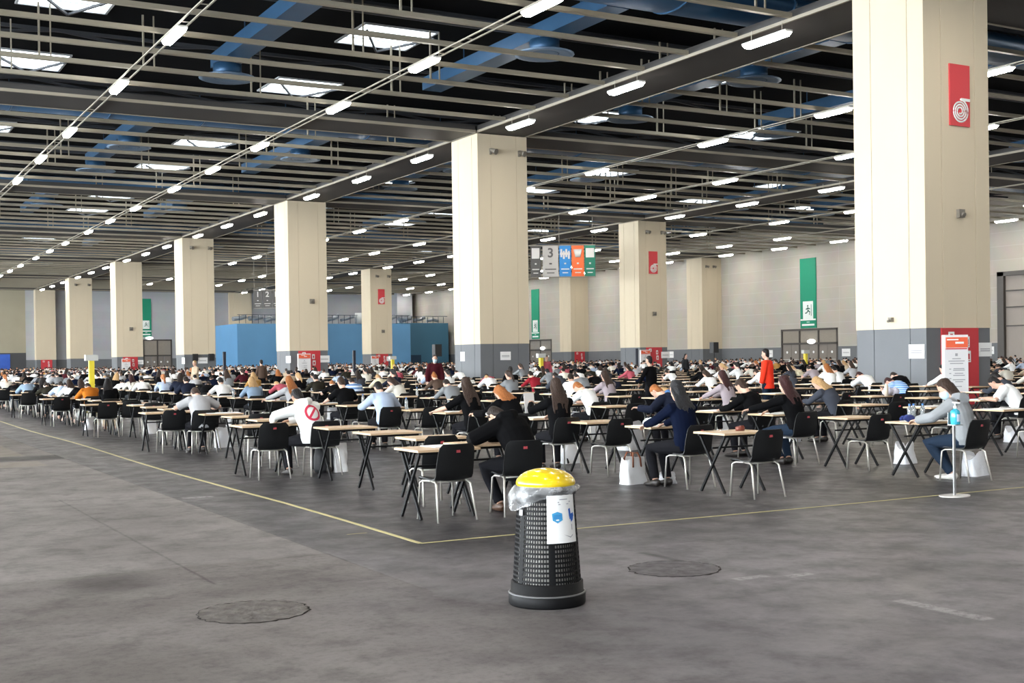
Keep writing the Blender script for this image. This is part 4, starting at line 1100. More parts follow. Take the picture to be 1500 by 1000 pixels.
# ---- the people one can tell apart
def seated(k, label, **kw):
    x, y, r_ = seat_pos[k]; rz = kw.pop('rz', 0) + r_; dx, dy = kw.pop('dx', 0), kw.pop('dy', 0)
    kw.setdefault('vox', .013 if allc[k][2] < 24 else .017)
    return person(x + dx, y + dy, rz, label, **kw)
from mathutils.bvhtree import BVHTree
def ring_mark(t, J, tp):
    """round red mark with a slash printed on the back of the hoodie"""
    tree = BVHTree.FromPolygons([v.co for v in tp.data.vertices], [p.vertices for p in tp.data.polygons])
    ax = (J['c'] - J['b']).normalized(); r_ = J['r']; bk = r_.cross(ax).normalized()
    if bk.y > 0: bk = -bk
    o = J['a'].lerp(J['c'], .44) + r_ * .02; b = MB()
    def proj(u, v):
        q = o + r_ * u + ax * v + bk * .4; h = tree.ray_cast(q, -bk)
        return (h[0] + bk * .004) if h[0] is not None else q - bk * .25
    n = 48; vi = [proj(.088 * math.cos(2 * PI * i / n), .095 * math.sin(2 * PI * i / n)) for i in range(n)]; vo = [proj(.122 * math.cos(2 * PI * i / n), .130 * math.sin(2 * PI * i / n)) for i in range(n)]
    b.add(vi + vo, [(i, (i + 1) % n, n + (i + 1) % n, n + i) for i in range(n)])
    P = [[proj(-.075 + .15 * i / 10 - .011 * s, -.072 + .144 * i / 10 + .014 * s) for s in (-1, 0, 1)] for i in range(11)]; b.grid(P)
    b.build('printed_red_ring', mat('hoodie_print_red', (.55, .03, .07), .8), t)
def band(t, J, tp):
    h, f, r_, c = J['h'], J['hf'], J['hr'], J['hc']
    b = MB(); b.tube([c + r_ * (.094 * math.cos(a)) + h * (.035 + .112 * math.sin(a)) - f * .01 for a in [PI * k / 14 for k in range(15)]], .009, 8)
    b.build('headband', mat('pale_headband', (.45, .42, .40), .5), t)
def mask_eyes(t, J, tp):
    h, f, r_, c = J['h'], J['hf'], J['hr'], J['hc']; b = MB()
    b.tube([c - h * .02 + f * .035, c - h * .05 + f * .042, c - h * .095 + f * .046, c - h * .132 + f * .048], [(.070, .068), (.074, .084), (.064, .068), (.036, .036)], 16, xaxis=r_)
    b.build('face_mask', M_mask, t)
    for s in (-1, 1):
        e = MB(); p = c + f * .082 + h * .012 + r_ * (s * .031); e.tube([p - f * .006, p + f * .004], [(.014, .008), (.012, .006)], 10, xaxis=r_); e.build('eye', mat('eye_dark', (.03, .02, .015), .3), t)
sideL = dict(hl=(-.46, .52, .785), hr=(-.10, .50, .785))
person(6.70, 11.60, -.05, 'person in a black hooded coat bent over the nearest desk, seen from behind', pose=dict(lean=.60, side=-.14, twist=.2, head=1.35, hl=(-.38, .44, .79), hr=(-.16, .50, .79), fl=(-.20, .16, .09), fr=(.02, -.10, .09), kl=(-.30, .34, .49), kr=(.05, .38, .47), hint=(1.0, -.2, -.35)), hair='short', hcol='darkbrown', top='black', hood=True, vox=.011, shoes='brown', extra=band, hem=.12, inf=.045, topname='hooded_coat')
person(6.36, 17.18, .06, 'person in a white hoodie with a red ring on the back, leaning left', pose=dict(lean=.42, side=-.16, twist=.1, head=.9, hl=(-.44, .44, .80), hr=(-.15, .52, .79), kl=(-.26, .36, .48), kr=(.22, .36, .48), fl=(-.30, .20, .09), fr=(.30, .14, .09), hint=(1, -.1, -.1)), hair='short', hcol='black', top='white', hood=True, vox=.011, extra=ring_mark, inf=.028, skin=1, topname='hoodie')
seated((1, 1), 'woman with dark grey hair in a navy top before the white tote bag', dx=-.05, rz=-.02, pose=dict(lean=.22, head=.34, hl=(-.22, .52, .785), hr=(.12, .54, .785), kl=(-.24, .42, .49), kr=(-.02, .44, .49), fl=(-.25, .30, .09), fr=(-.05, .30, .09)), hair='long', hcol='grey', top='navy', hairL=.15, vox=.011, topname='sweater')
seated((3, 1), 'woman with long brown hair holding up a white paper, black top', rz=-.1, pose=dict(lean=.14, head=.26, hl=(-.27, .40, .99), hr=(.10, .58, .785)), hair='long', hcol='brown', top='black', hairL=.3)
seated((6, 2), 'person with ginger hair bowed forward in a white shirt', rz=.2, pose=dict(lean=.55, head=1.2), hair='short', hcol='ginger', top='white', sleeve=.4)
seated((5, 1), 'woman with long brown hair in black reaching her left arm out', rz=-.08, pose=dict(lean=.22, side=-.08, head=.36, hl=(-.50, .42, .785), hr=(.12, .56, .785)), hair='long', hcol='brown', top='black', hairL=.36, sleeve=.55)
seated((4, 1), 'ginger haired person in black bowed to the left behind an empty chair', dx=-.05, rz=.1, pose=dict(lean=.45, side=-.16, head=1.0, **sideL), hair='long', hcol='ginger', top='black', hairL=.1)
seated((7, 1), 'man with black hair in a pale blue shirt', pose=dict(lean=.46, head=.85, hl=(-.28, .56, .785), hr=(.28, .50, .785)), hair='short', hcol='black', top='paleblue', inf=.03)
seated((12, 2), 'person with brown hair in off-white leaning left beside the pale blue shirt', rz=.3, pose=dict(lean=.5, side=-.1, head=1.0), hair='long', hcol='brown', top='offwhite', hairL=.05)
seated((14, 2), 'person in a blue and white striped shirt', pose=dict(lean=.66, head=1.1), hair='short', hcol='darkbrown', top='bluestripe')
seated((18, 3), 'person in a cream shirt right of the striped shirt', pose=dict(lean=.6, head=1.1), hair='short', hcol='blonde', top='cream')
seated((9, 1), 'broad man with cropped brown hair in a black t-shirt', pose=dict(lean=.30, head=.7, hl=(-.26, .52, .785), hr=(.30, .48, .785)), hair='short', hcol='brown', top='black', sleeve=.4, inf=.022)
seated((11, 1), 'woman with long light ginger hair in a grey top', rz=.2, pose=dict(lean=.34, head=.5, **sideL), hair='long', hcol='ginger', top='lightgrey', hairL=.3)
seated((16, 2), 'dark haired person in a dark olive top below the third column', pose=dict(lean=.5, head=.8), hair='short', hcol='black', top='olive')
seated((13, 1), 'person with blonde hair in a pale denim jacket', pose=dict(lean=.46, head=.7), hair='long', hcol='blonde', top='lightdenim', hairL=.08)
seated((15, 1), 'man with black hair in a white t-shirt left of the denim jacket', pose=dict(lean=.5, head=.9, hl=(-.3, .5, .785), hr=(.3, .5, .785)), hair='short', hcol='black', top='white', sleeve=.4)
seated((7, 0), 'man in a light grey t-shirt with his head bowed, elbows wide', dy=-.05, pose=dict(lean=.50, head=1.15, hl=(-.32, .50, .785), hr=(.32, .48, .785), hint=(1.2, -.1, -.4)), hair='short', hcol='brown', top='lightgrey', sleeve=.42, inf=.03)
seated((17, 1), 'person in a dark navy jacket behind the light grey t-shirt', pose=dict(lean=.5, head=.8), hair='short', hcol='darkbrown', top='darknavy', inf=.03)
seated((19, 1), 'woman with a ginger ponytail in a pale blue top', pose=dict(lean=.36, head=.6), hair='pony', hcol='ginger', top='paleblue')
seated((21, 1), 'person in a white top left of the ginger ponytail', pose=dict(lean=.6, head=1.0), hair='short', hcol='darkbrown', top='white')
seated((16, 0), 'person in a rust orange top by the yellow marker post', pose=dict(lean=.62, head=1.25), hair='short', hcol='darkbrown', top='rust', inf=.03)
seated((23, 0), 'person in a light blue denim top far along the yellow tape', pose=dict(lean=.7, head=1.2), hair='short', hcol='brown', top='lightdenim', inf=.03)
seated((21, 0), 'dark haired person in black far along the yellow tape', pose=dict(lean=.5, head=.8), hair='long', hcol='black', top='black')
seated((20, 2), 'person with blonde hair in tan left of the third column', pose=dict(lean=.4, head=.6), hair='long', hcol='blonde', top='tan', hairL=.1)
seated((2, 2), 'woman with long auburn hair in black reaching far across her desk', rz=.10, pose=dict(lean=.30, side=-.06, head=.36, hl=(-.48, .66, .80), hr=(.02, .60, .785), kl=(-.2, .42, .5), fl=(-.2, .12, .09), fr=(.0, .16, .09)), hair='long', hcol='auburn', top='black', bottom='jeans', hairL=.34, vox=.011)
seated((4, 3), 'blonde person in a dark slate jacket right of the auburn hair', rz=.1, pose=dict(lean=.5, side=-.14, head=.9), hair='long', hcol='blonde', top='slate', hairL=.06)
seated((3, 2), 'brown haired person in a black top behind an empty desk', rz=.1, pose=dict(lean=.42, head=.8), hair='short', hcol='brown', top='black')
seated((6, 3), 'woman with long auburn hair in a mauve top', rz=.1, pose=dict(lean=.26, head=.38), hair='long', hcol='auburn', top='mauve', hairL=.34)
seated((7, 3), 'person hunched low in a blue denim shirt', rz=.25, pose=dict(lean=.95, head=1.5), hair='short', hcol='blonde', top='denim', inf=.035)
seated((4, 2), 'ginger haired person in dark navy bent left behind the woman in navy', dx=-.25, rz=.3, pose=dict(lean=.62, side=-.12, head=1.1, **sideL), hair='short', hcol='ginger', top='darknavy', inf=.03)
seated((9, 3), 'woman with long brown hair in a mauve grey sweater', rz=.2, pose=dict(lean=.3, head=.45), hair='long', hcol='brown', top='mauve', hairL=.25)
seated((14, 4), 'person in a blue grey hooded top', pose=dict(lean=.6, head=1.0), hair='short', hcol='darkbrown', top='slate', hood=True, inf=.035)
seated((18, 5), 'person in a grey top with the head bowed beside the blue grey hood', pose=dict(lean=.5, head=.8), hair='short', hcol='grey', top='grey', hood=True)
seated((15, 4), 'person in a red top right of the second column', pose=dict(lean=.5, head=.9), hair='short', hcol='darkbrown', top='red')
seated((7, 5), 'person in a blue striped t-shirt bowed low before the nearest big column', rz=.2, pose=dict(lean=.85, head=1.35), hair='short', hcol='auburn', top='finestripe', sleeve=.4, inf=.025)
seated((0, 2), 'masked person in a grey hoodie and jeans behind the sanitiser stand', rz=.20, pose=dict(lean=.30, head=.62, hyaw=.35, hl=(-.20, .54, .785), hr=(.06, .58, .785), kl=(-.16, .42, .50), kr=(.10, .42, .50), fl=(-.02, .16, .09), fr=(.06, .22, .09)), hair='long', hcol='brown', top='midgrey', bottom='jeans', hood=True, vox=.011, shoes='white', extra=mask_eyes, hairL=.02, inf=.028, topname='hoodie')
seated((3, 4), 'broad person in a white t-shirt bent over a desk right of the totem', rz=.45, pose=dict(lean=.62, head=1.0, hl=(-.26, .54, .785)), hair='short', hcol='black', top='white', sleeve=.42, inf=.04)
seated((12, 5), 'person in white with brown hair left of the orange shirted man', pose=dict(lean=.55, head=.9), hair='long', hcol='brown', top='white', hairL=.1)
seated((19, 9), 'person in a cream top right of the orange shirted man', rz=.3, pose=dict(lean=.7, head=1.1), hair='short', hcol='blonde', top='cream')
seated((13, 6), 'person in a white hooded top just left of the orange shirted man', pose=dict(lean=.6, head=1.0), hair='short', hcol='brown', top='white', hood=True)
seated((13, 7), 'person in a white shirt before the nearest big column, with black hair', pose=dict(lean=.55, head=.9), hair='short', hcol='black', top='white')
seated((10, 2), 'person in a mottled grey top left of the long brown hair', pose=dict(lean=.6, head=1.1), hair='short', hcol='darkbrown', top='grey')
seated((15, 3), 'woman with a ginger bun behind the long brown hair', pose=dict(lean=.5, head=.9), hair='bun', hcol='ginger', top='brown')
seated((5, 5), 'person in a dark slate top at the right edge behind the white t-shirt', pose=dict(lean=.6, head=1.0), hair='short', hcol='black', top='slate')
ST = dict(hip=.93, lean=.05, head=.12, kl=(-.105, .03, .50), kr=(.105, .02, .50), fl=(-.12, -.02, .09), fr=(.12, .02, .09), hl=(-.27, .06, .82), hr=(.27, .06, .82), hint=(1.0, -.6, 0))
person(22.25, 25.31, .5, 'standing man in an orange red shirt seen from behind', pose=ST, hair='short', hcol='black', top='orangered', bottom='jeans', vox=.014, inf=.032, hem=.12, sc=1.03)
person(18.44, 37.83, PI - .3, 'standing man in maroon wearing a mask left of the second column', pose=ST, hair='short', hcol='black', top='maroon', vox=.018, extra=mask_eyes, inf=.04, hem=.06, sc=1.03)
person(31.08, 51.35, PI, 'standing person in pink red beside the yellow post right of the second column', pose=ST, hair='short', hcol='brown', top='pink', vox=.02, inf=.04)
person(19.52, 26.86, .3, 'standing person in black before the red panel of the banner column', pose={**ST, 'hl': (-.2, .22, 1.0)}, hair='short', hcol='black', top='black', vox=.018, sc=.95)
person(43.17, 55.99, PI + .2, 'standing person in dark clothes by the right wall beside a paper notice', pose=ST, hair='long', hcol='black', top='charcoal', vox=.022)
person(16.15, 59.82, PI * .6, 'standing person in beige before the fourth column', pose={**ST, 'hl': (-.15, .25, 1.0)}, hair='short', hcol='blonde', top='beige', bottom='beige', vox=.022)
person(18.97, 58.22, 0, 'standing person in brown left of the third column', pose=ST, hair='short', hcol='black', top='brown', vox=.022)

# ---- the rest of the individuals: shared figures in their own colours
def low_person(J, hair=True, n=8):
    """one light figure with slots skin, hair, top, trousers"""
    m_ = MB(); pts, rad, xs = torso_rings(J, .02)
    m_.tube(pts, rad, n, 2, xaxis=xs)
    h, f, r_, c = J['h'], J['hf'], J['hr'], J['hc']
    m_.tube([c - h * .12 + f * .04, c - h * .05 + f * .01, c + h * .05, c + h * .115], [(.035, .04), (.066, .082), (.072, .09), (.03, .04)], n, 0, xaxis=r_)
    m_.tube([c - h * .05 - f * .05, c - f * .035, c + h * .06 - f * .015, c + h * .14 - f * .01], [(.05, .04), (.08, .075), (.082, .10), (.02, .03)], n, 1, xaxis=r_)
    for s in 'lr':
        S, E_, W = J['S' + s], J['E' + s], J['W' + s]; m_.tube([J['c'].lerp(S, .5), S, E_, W], [.08, .075, .06, .045], 6, 2)
        d = (W - E_).normalized(); m_.tube([W, W + d * .08, W + d * .16], [(.03, .02), (.042, .018), (.02, .01)], 5, 0)
        m_.tube([J['T' + s], J['K' + s], J['A' + s], J['A' + s] + Vector((0, .12, -.05))], [.10, .072, .055, .035], 6, 3)
    return m_
def proto(pose, hair, sleeve, L=.2, vox=.026):
    J = skeleton(pose); vs, fs, mi = [], [], []
    for mb, q, v in ((body_mb(J), 0, vox * .75), (hair_mb(J, hair, L), 1, vox), (top_mb(J, sleeve, .024), 2, vox), (trousers_mb(J, .02), 3, vox)):
        me = remesh(mb, v, 2); o = len(vs); vs += [tuple(p.co) for p in me.vertices]
        for p in me.polygons: fs.append(tuple(x + o for x in p.vertices)); mi.append(q)
        bpy.data.meshes.remove(me)
    me = bpy.data.meshes.new('person'); me.from_pydata(vs, [], fs); me.polygons.foreach_set('material_index', mi); me.polygons.foreach_set('use_smooth', [True] * len(fs))
    for q in (SKIN[0], HAIR['brown'], CL['white'], CL['blackjean']): me.materials.append(q)
    return me
PR = [proto(dict(lean=.5, head=.85), 'short', 1), proto(dict(lean=.62, head=1.1), 'short', .4), proto(dict(lean=.32, head=.45, side=-.08), 'long', 1, .3), proto(dict(lean=.4, head=.6, side=.1), 'long', 1, .12), proto(dict(lean=.8, head=1.3), 'short', 1), proto(dict(lean=.3, head=.5), 'pony', 1), proto(dict(lean=.7, head=1.2, side=-.12, hl=(-.3, .55, .78)), 'bun', .4)]
tops = ['white'] * 11 + ['black'] * 11 + ['lightgrey'] * 3 + ['grey'] * 3 + ['navy'] * 3 + ['paleblue', 'charcoal', 'charcoal', 'slate', 'slate', 'offwhite', 'offwhite', 'maroon', 'beige', 'olive', 'brown', 'mauve', 'darknavy', 'darknavy', 'tan', 'pink']
hairs = ['black'] * 4 + ['darkbrown'] * 5 + ['brown'] * 4 + ['blonde', 'ginger', 'auburn']
words_ = {'lightgrey': 'light grey', 'paleblue': 'pale blue', 'offwhite': 'off-white', 'darknavy': 'dark navy', 'lightdenim': 'light denim'}
people_left = [k for k in order if occ[k] and k not in named]
n_ind = 0
crowd = [MB() for _ in range(1)][0]; cmats = []; cidx = {}
def cm(mt):
    if mt.name not in cidx: cidx[mt.name] = len(cmats); cmats.append(mt)
    return cidx[mt.name]
lowJ = [low_person(skeleton(p)) for p in (dict(lean=.5, head=.85), dict(lean=.65, head=1.1), dict(lean=.35, head=.6), dict(lean=.8, head=1.3, side=.1))]
rp_ = random.Random(23)
for k in people_left:
    x, y, r_ = seat_pos[k]; tp, hr, sk, bt = rp_.choice(tops), rp_.choice(hairs), rp_.choice(SKIN), rp_.choice(['blackjean', 'blackjean', 'jeans', 'charcoal', 'beige'])
    rz = r_ + rp_.uniform(-.35, .25); s = rp_.uniform(.94, 1.05)
    if n_ind < 250:
        n_ind += 1; o = obj('person', rp_.choice(PR), None, (x, y, 0), rz); o.scale = (s, s, s); setm(o, [sk, HAIR[hr], CL[tp], CL[bt]])
        tag(o, 'person in %s, %s' % (words_.get(tp, tp), where(*k)), 'person', 'seated candidates')
    else:
        src = rp_.choice(lowJ); M = Matrix.Translation((x, y, 0)) @ Matrix.Rotation(rz, 4, 'Z') @ Matrix.Scale(s, 4)
        mm = [cm(sk), cm(HAIR[hr]), cm(CL[tp]), cm(CL[bt])]; b0 = len(crowd.v)
        crowd.v += [tuple(M @ Vector(v)) for v in src.v]; crowd.f += [tuple(q + b0 for q in f) for f in src.f]; crowd.mi += [mm[q] for q in src.mi]; crowd.sm += src.sm
tag(crowd.build('distant_crowd', cmats), 'hundreds of seated candidates bent over desks in the rear of the hall', 'crowd', kind='stuff')
# ------------------------------------------------------------------ papers, bags, bottles, the bin, the sanitiser stand, floor marks
pap = MB(); pap.box((0, 0, .003), (.31, .22, .006)); pap.box((.02, .01, .008), (.30, .21, .004)); pap_me = pap.mesh('exam_booklet', [M_white])
big = MB(); big.box((0, 0, .003), (.60, .42, .006)); big_me = big.mesh('answer_sheets', [M_white])
def paper(k, label, dx=0, dy=0, rz=0, b=False):
    x, y = allc[k][:2]; o = obj('answer_sheets' if b else 'exam_booklet', big_me if b else pap_me, None, (x + dx, y + dy, DH + .001), rz); tag(o, label, 'paper', 'papers on the desks')
o = obj('exam_booklet', big_me, None, (5.90, 11.86, DH + .001), .05); o.scale = (.75, .8, 1); tag(o, 'white exam sheets on the right half of the nearest desk', 'paper')
paper((3, 1), 'white sheets covering the desk of the woman holding up a paper', 0, 0, .02, True)
paper((1, 1), 'white sheets covering the desk of the woman in navy', -.02, 0, 0, True)
paper((2, 2), 'white sheets on the desk of the auburn haired woman reaching across', .04, -.02, .1, True)
paper((1, 3), 'white sheets covering the desk at the right edge of the photo', 0, 0, 0, True)
paper((0, 2), 'white papers on the desk of the masked person in grey', .1, 0, .1, True)
for k in ind:
    if k in named and k not in ((3, 1), (1, 1), (2, 2), (0, 2), (0, 0)) or (occ[k] and allc[k][2] < 45 and k not in named):
        if k in ((3, 1), (1, 1), (2, 2), (0, 2), (0, 0)): continue
        paper(k, 'white exam booklet on the ' + where(*k), rk.uniform(-.06, .06), rk.uniform(-.05, .06), rk.uniform(-.15, .15), rk.random() < .5)
    elif not occ[k] and allc[k][2] < 40 and rk.random() < .18 and k not in ((0, 1), (1, 0), (2, 0), (3, 0), (2, 1)):
        paper(k, 'loose white sheets on the ' + where(*k), rk.uniform(-.1, .1), 0, rk.uniform(-.2, .2), rk.random() < .5)
# sheet held up
x, y, r_ = seat_pos[(3, 1)]; sh = MB(); sh.box((0, 0, 0), (.215, .004, .30), rot=Matrix.Rotation(-.12, 3, 'X'))
tag(sh.build('exam_sheet', M_white, None, (x - .20, y + .52, 1.00), .25), 'white sheet of paper held upright by the brown haired woman', 'paper')
# bottles
M_clear = mat('clear_bottle_plastic', (.80, .86, .88), .08, trans=.75); M_bcap = mat('bottle_cap_blue', (.05, .2, .6), .5)
def bottle(x, y, z, label, mt=None, cap=None):
    t = empty('water_bottle', (x, y, z)); tag(t, label, 'bottle', 'bottles on the desks')
    b = MB(); b.lathe([(.0, 0), (.031, .0), (.033, .02), (.031, .09), (.033, .14), (.028, .17), (.013, .195), (.013, .205), (.0, .205)], 14); b.build('bottle_body', mt or M_clear, t)
    c = MB(); c.tube([(0, 0, .20), (0, 0, .222)], .015, 10); c.build('cap', cap or M_bcap, t)
def deskspot(k, dx, dy): return allc[k][0] + dx, allc[k][1] + dy
bottle(*deskspot((8, 1), .2, .1), DH + .001, 'clear water bottle on the ' + where(8, 1))
bottle(*deskspot((6, 1), -.2, .1), DH + .001, 'clear water bottle on the ' + where(6, 1))
bottle(*deskspot((13, 1), -.28, .1), DH + .001, 'clear water bottle on the desk of the pale denim jacket')
bottle(*deskspot((11, 2), .2, .1), DH + .001, 'clear water bottle on the ' + where(11, 2))
bottle(*deskspot((9, 3), -.25, .1), DH + .001, 'clear water bottle beside the mauve grey sweater')
bottle(9.52, 12.95, DH * 0 + .0 if False else DH + .001, 'blue bottle on the desk of the woman in navy', mat('blue_bottle', (.03, .08, .45), .3), M_white) if False else None
for q, (dx, dy) in enumerate(((-.02, .18), (.10, .22), (.21, .16))):
    bottle(*deskspot((0, 2), dx, dy), DH + .008, '%s water bottle on the desk of the masked person in grey' % ['left', 'middle', 'right'][q])
b = MB(); b.lathe([(0, 0), (.042, 0), (.044, .22), (.03, .25), (.03, .27), (0, .27)], 14)
tag(b.build('thermos_flask', mat('cream_flask', (.62, .52, .42), .4), None, (20.0, 18.95, DH)), 'cream flask on a desk before the nearest big column', 'bottle')
# small things on desks
b = MB(); b.tube([(0, 0, 0), (0, 0, .045), (0, 0, .055)], [(.062, .045), (.066, .048), (.04, .03)], 12, xaxis=(1, 0, 0)); b.box((0, -.03, .05), (.05, .03, .03))
tag(b.build('pencil_pouch', mat('russet_leather', (.16, .035, .02), .5, var=.3, scale=20), None, (9.93, 11.80, DH)), 'small russet pouch on the empty desk in front of the woman in navy', 'pouch')
b = MB(); b.bar((0, 0, .006), (.14, .02, .006), .012); tag(b.build('pen', M_white, None, (9.74, 11.95, DH)), 'white pen lying beside the russet pouch', 'pen')
def crumpled(name, x, y, z, size, mt, label, cat, seed, vox=.02, group=None):
    r2 = random.Random(seed); b = MB()
    for q in range(7):
        a = r2.uniform(0, 2 * PI); p = Vector((math.cos(a) * size[0] * .28, math.sin(a) * size[1] * .28, size[2] * r2.uniform(.25, .6)))
        b.tube([p - Vector((size[0] * .2, 0, size[2] * .2)), p, p + Vector((size[0] * .2, r2.uniform(-.03, .03), 0))], [size[2] * .25, size[2] * .42, size[2] * .2], 8)
    me = remesh(b, vox, 2, name); lo = min(v.co.z for v in me.vertices)
    for v in me.vertices: v.co.z -= lo
    me.materials.append(mt); o = obj(name, me, None, (x, y, z)); tag(o, label, cat, group)
crumpled('folded_scarf', *deskspot((0, 2), -.22, .05), DH, (.30, .22, .09), mat('navy_scarf', (.02, .035, .16), .9, var=.6, scale=25), 'crumpled navy scarf on the desk of the masked person in grey', 'scarf', 1, .014)
crumpled('plastic_bag', 9.95, 13.62, DH, (.34, .2, .12), mat('pale_plastic', (.55, .58, .62), .3), 'pale plastic bag on the desk of the woman in navy', 'bag', 2, .014)
crumpled('sweater_heap', 20.5, 19.3, DH, (.5, .3, .2), mat('pale_lilac_cloth', (.55, .53, .62), .9), 'pale lilac garment heaped on a desk before the nearest big column', 'garment', 3, .02)
crumpled('patterned_bag', 6.2, 26.2, DH, (.4, .3, .25), mat('grey_pattern_cloth', (.22, .25, .25), .9, var=.8, scale=30), 'grey patterned bag on a desk left of the long brown hair', 'bag', 4, .02) if False else None
# bags on the floor
M_hand = mat('brown_leather_handle', (.22, .07, .03), .5)
def tote(x, y, rz, w, d, h, mt, label, handles=None, name='tote_bag', slump=.12):
    t = empty(name, (x, y, 0), rz); tag(t, label, 'bag')
    b = MB(); P = []
    for i in range(9):
        f = i / 8; k = 1 - .10 * f; z = h * f; row = []
        for q in range(20):
            a = 2 * PI * q / 20; c_, s_ = math.cos(a), math.sin(a); e = .45
            row.append((w / 2 * k * math.copysign(abs(c_) ** e, c_) + .012 * math.sin(5 * a + 6 * f), d / 2 * k * (1 - .35 * f) * math.copysign(abs(s_) ** e, s_) + .012 * math.cos(4 * a + 5 * f), z * (1 - slump * (.5 + .5 * math.sin(a * 2 + 1)) * f)))
        P.append(row)
    b.grid(P, wrap=True); b.add(P[0], [tuple(reversed(range(20)))]); b.add([(p[0] * .97, p[1] * .97, p[2] - .05) for p in P[-1]], [tuple(range(20))])
    b.build('bag_body', mt, t)
    if handles:
        for s in (-1, 1):
            q = MB(); q.tube([(-w * .22, s * d * .38, h * .62), (-w * .20, s * d * .34, h * .95), (-w * .14, s * d * .24, h * 1.14), (w * .08, s * d * .24, h * 1.14), (w * .16, s * d * .34, h * .95), (w * .18, s * d * .38, h * .62)], [(.016, .007)] * 6, 8, xaxis=(1, 0, 0)); q.build('handle', handles, t)
    return t
M_wbag = mat('white_bag_fabric', (.70, .70, .70), .55, var=.08, scale=6, bump=.4)
M_pbag = mat('white_plastic_film', (.72, .73, .76), .3, var=.06, scale=9, bump=.5)
tote(9.35, 13.28, .15, .36, .24, .36, M_wbag, 'white tote bag with brown handles on the floor left of the woman in navy', M_hand)
tote(9.72, 13.02, .0, .20, .18, .16, M_pbag, 'small white plastic bag tucked behind the brown handled tote', name='plastic_bag', slump=.4)
tote(12.75, 18.2, .3, .55, .38, .52, M_pbag, 'large white plastic bag under a desk behind the woman in navy', name='plastic_bag', slump=.3)
tote(13.62, 11.35, .2, .40, .26, .34, M_pbag, 'white plastic bag beside the chair of the masked person', name='plastic_bag', slump=.35)
tote(6.86, 17.38, .1, .22, .14, .44, M_wbag, 'narrow white paper bag standing beside the black backpack', name='paper_bag', slump=.05)
tote(6.98, 23.85, .2, .36, .22, .40, M_pbag, 'white plastic bag on the floor behind the light grey t-shirt', name='plastic_bag', slump=.3)
tote(14.3, 13.2, .2, .34, .26, .34, M_pbag, 'white plastic bag under the desk left of the masked person', name='plastic_bag', slump=.35)
tote(19.2, 15.1, 0, .4, .26, .3, M_pbag, 'white plastic bag under the desk of the broad white t-shirt', name='plastic_bag', slump=.4)
tote(9.55, 16.35, .2, .30, .22, .42, mat('taupe_bag', (.24, .19, .16), .6, var=.3, scale=10), 'taupe shoulder bag hanging low left of the woman holding a paper', name='shoulder_bag', slump=.2)
t = empty('backpack', (6.62, 17.42, 0), .15); tag(t, 'black backpack on the floor right of the white hoodie', 'backpack')
b = MB(); b.tube([(0, 0, .01), (0, 0, .06), (0, 0, .25), (0, .01, .38), (0, .03, .45)], [(.15, .10), (.165, .115), (.16, .11), (.13, .085), (.05, .04)], 16, xaxis=(1, 0, 0)); b.build('pack_body', mat('black_nylon', (.012, .012, .014), .6, var=.3, scale=8, bump=.3), t)
for s in (-1, 1):
    q = MB(); q.tube([(s * .07, .06, .43), (s * .09, .15, .34), (s * .09, .15, .16), (s * .12, .10, .05)], [(.025, .008)] * 4, 8, xaxis=(1, 0, 0)); q.build('strap', M_black, t)
t = empty('backpack', (9.15, 13.02 - .3, 0), .2); tag(t, 'black backpack leaning at the feet of the woman in navy', 'backpack') if False else bpy.data.objects.remove(t)

# ---- litter bin in the foreground
bx, by = 4.34, 7.20
t = empty('litter_bin', (bx, by, 0)); tag(t, 'black perforated litter bin with a yellow lid in the foreground', 'litter bin')
t.rotation_euler = (0, 0, -math.atan2(bx, by))                 # local -Y looks back at the camera
M_bin = mat('black_bin_plastic', (.005, .005, .0055), .55, spec=.16)
def brad(z): return .236 - (.236 - .193) * (z - .12) / .66
nA = 216
th = lambda k: 2 * PI * k / nA
b = MB(); zs = [.12]
for i in range(18): zs += [.150 + .0315 * i, .150 + .0315 * i + .0185]
zs.append(.755); rows = len(zs) - 1
vs = [(brad(z) * math.cos(th(k)), brad(z) * math.sin(th(k)), z) for z in zs for k in range(nA)]
vi = [((brad(z) - .006) * math.cos(th(k)), (brad(z) - .006) * math.sin(th(k)), z) for z in zs for k in range(nA)]
hole = {(i, k) for i in range(1, rows - 1, 2) for k in range(nA) if k % 3 != 2 and (k // 3 + 3) % 12 < 10}
n0 = len(vs); fs = []
for i in range(rows):
    for k in range(nA):
        a, c = i * nA + k, i * nA + (k + 1) % nA; d, e = a + nA, c + nA
        if (i, k) in hole:
            for (i2, k2, p, q) in ((i - 1, k, a, c), (i + 1, k, e, d), (i, (k - 1) % nA, d, a), (i, (k + 1) % nA, c, e)):
                if (i2, k2) not in hole: fs.append((q, p, p + n0, q + n0))
        else: fs.append((a, c, e, d)); fs.append((a + n0, d + n0, e + n0, c + n0))
b.add(vs + vi, fs, 0, False)
b.build('perforated_body', M_bin, t)
f = MB(); f.lathe([(.0, 0), (.258, .0), (.264, .012), (.264, .070), (.256, .082), (.250, .086), (.248, .155), (.240, .160), (.232, .158), (.23, .02), (0, .02)], 64); f.build('base_ring', M_bin, t)
f = MB(); f.lathe([(.265, .076), (.267, .080), (.262, .086), (.255, .086)], 64); f.build('rim_edge', mat('worn_plastic_edge', (.10, .10, .10), .5), t)  # thin rim in a paler grey than the base ring
f = MB(); f.lathe([(.185, .745), (.205, .750), (.207, .77), (.200, .80), (.185, .805), (.183, .76)], 64); f.build('top_ring', M_bin, t)
lid = MB(); lid.lathe([(.192, .805), (.201, .808), (.205, .818), (.204, .834), (.196, .852), (.172, .878), (.13, .902), (.08, .917), (.04, .922), (0, .923)], 64)
lid.build('lid', mat('yellow_lid_plastic', (.78, .55, .01), .22, coat=.5), t)
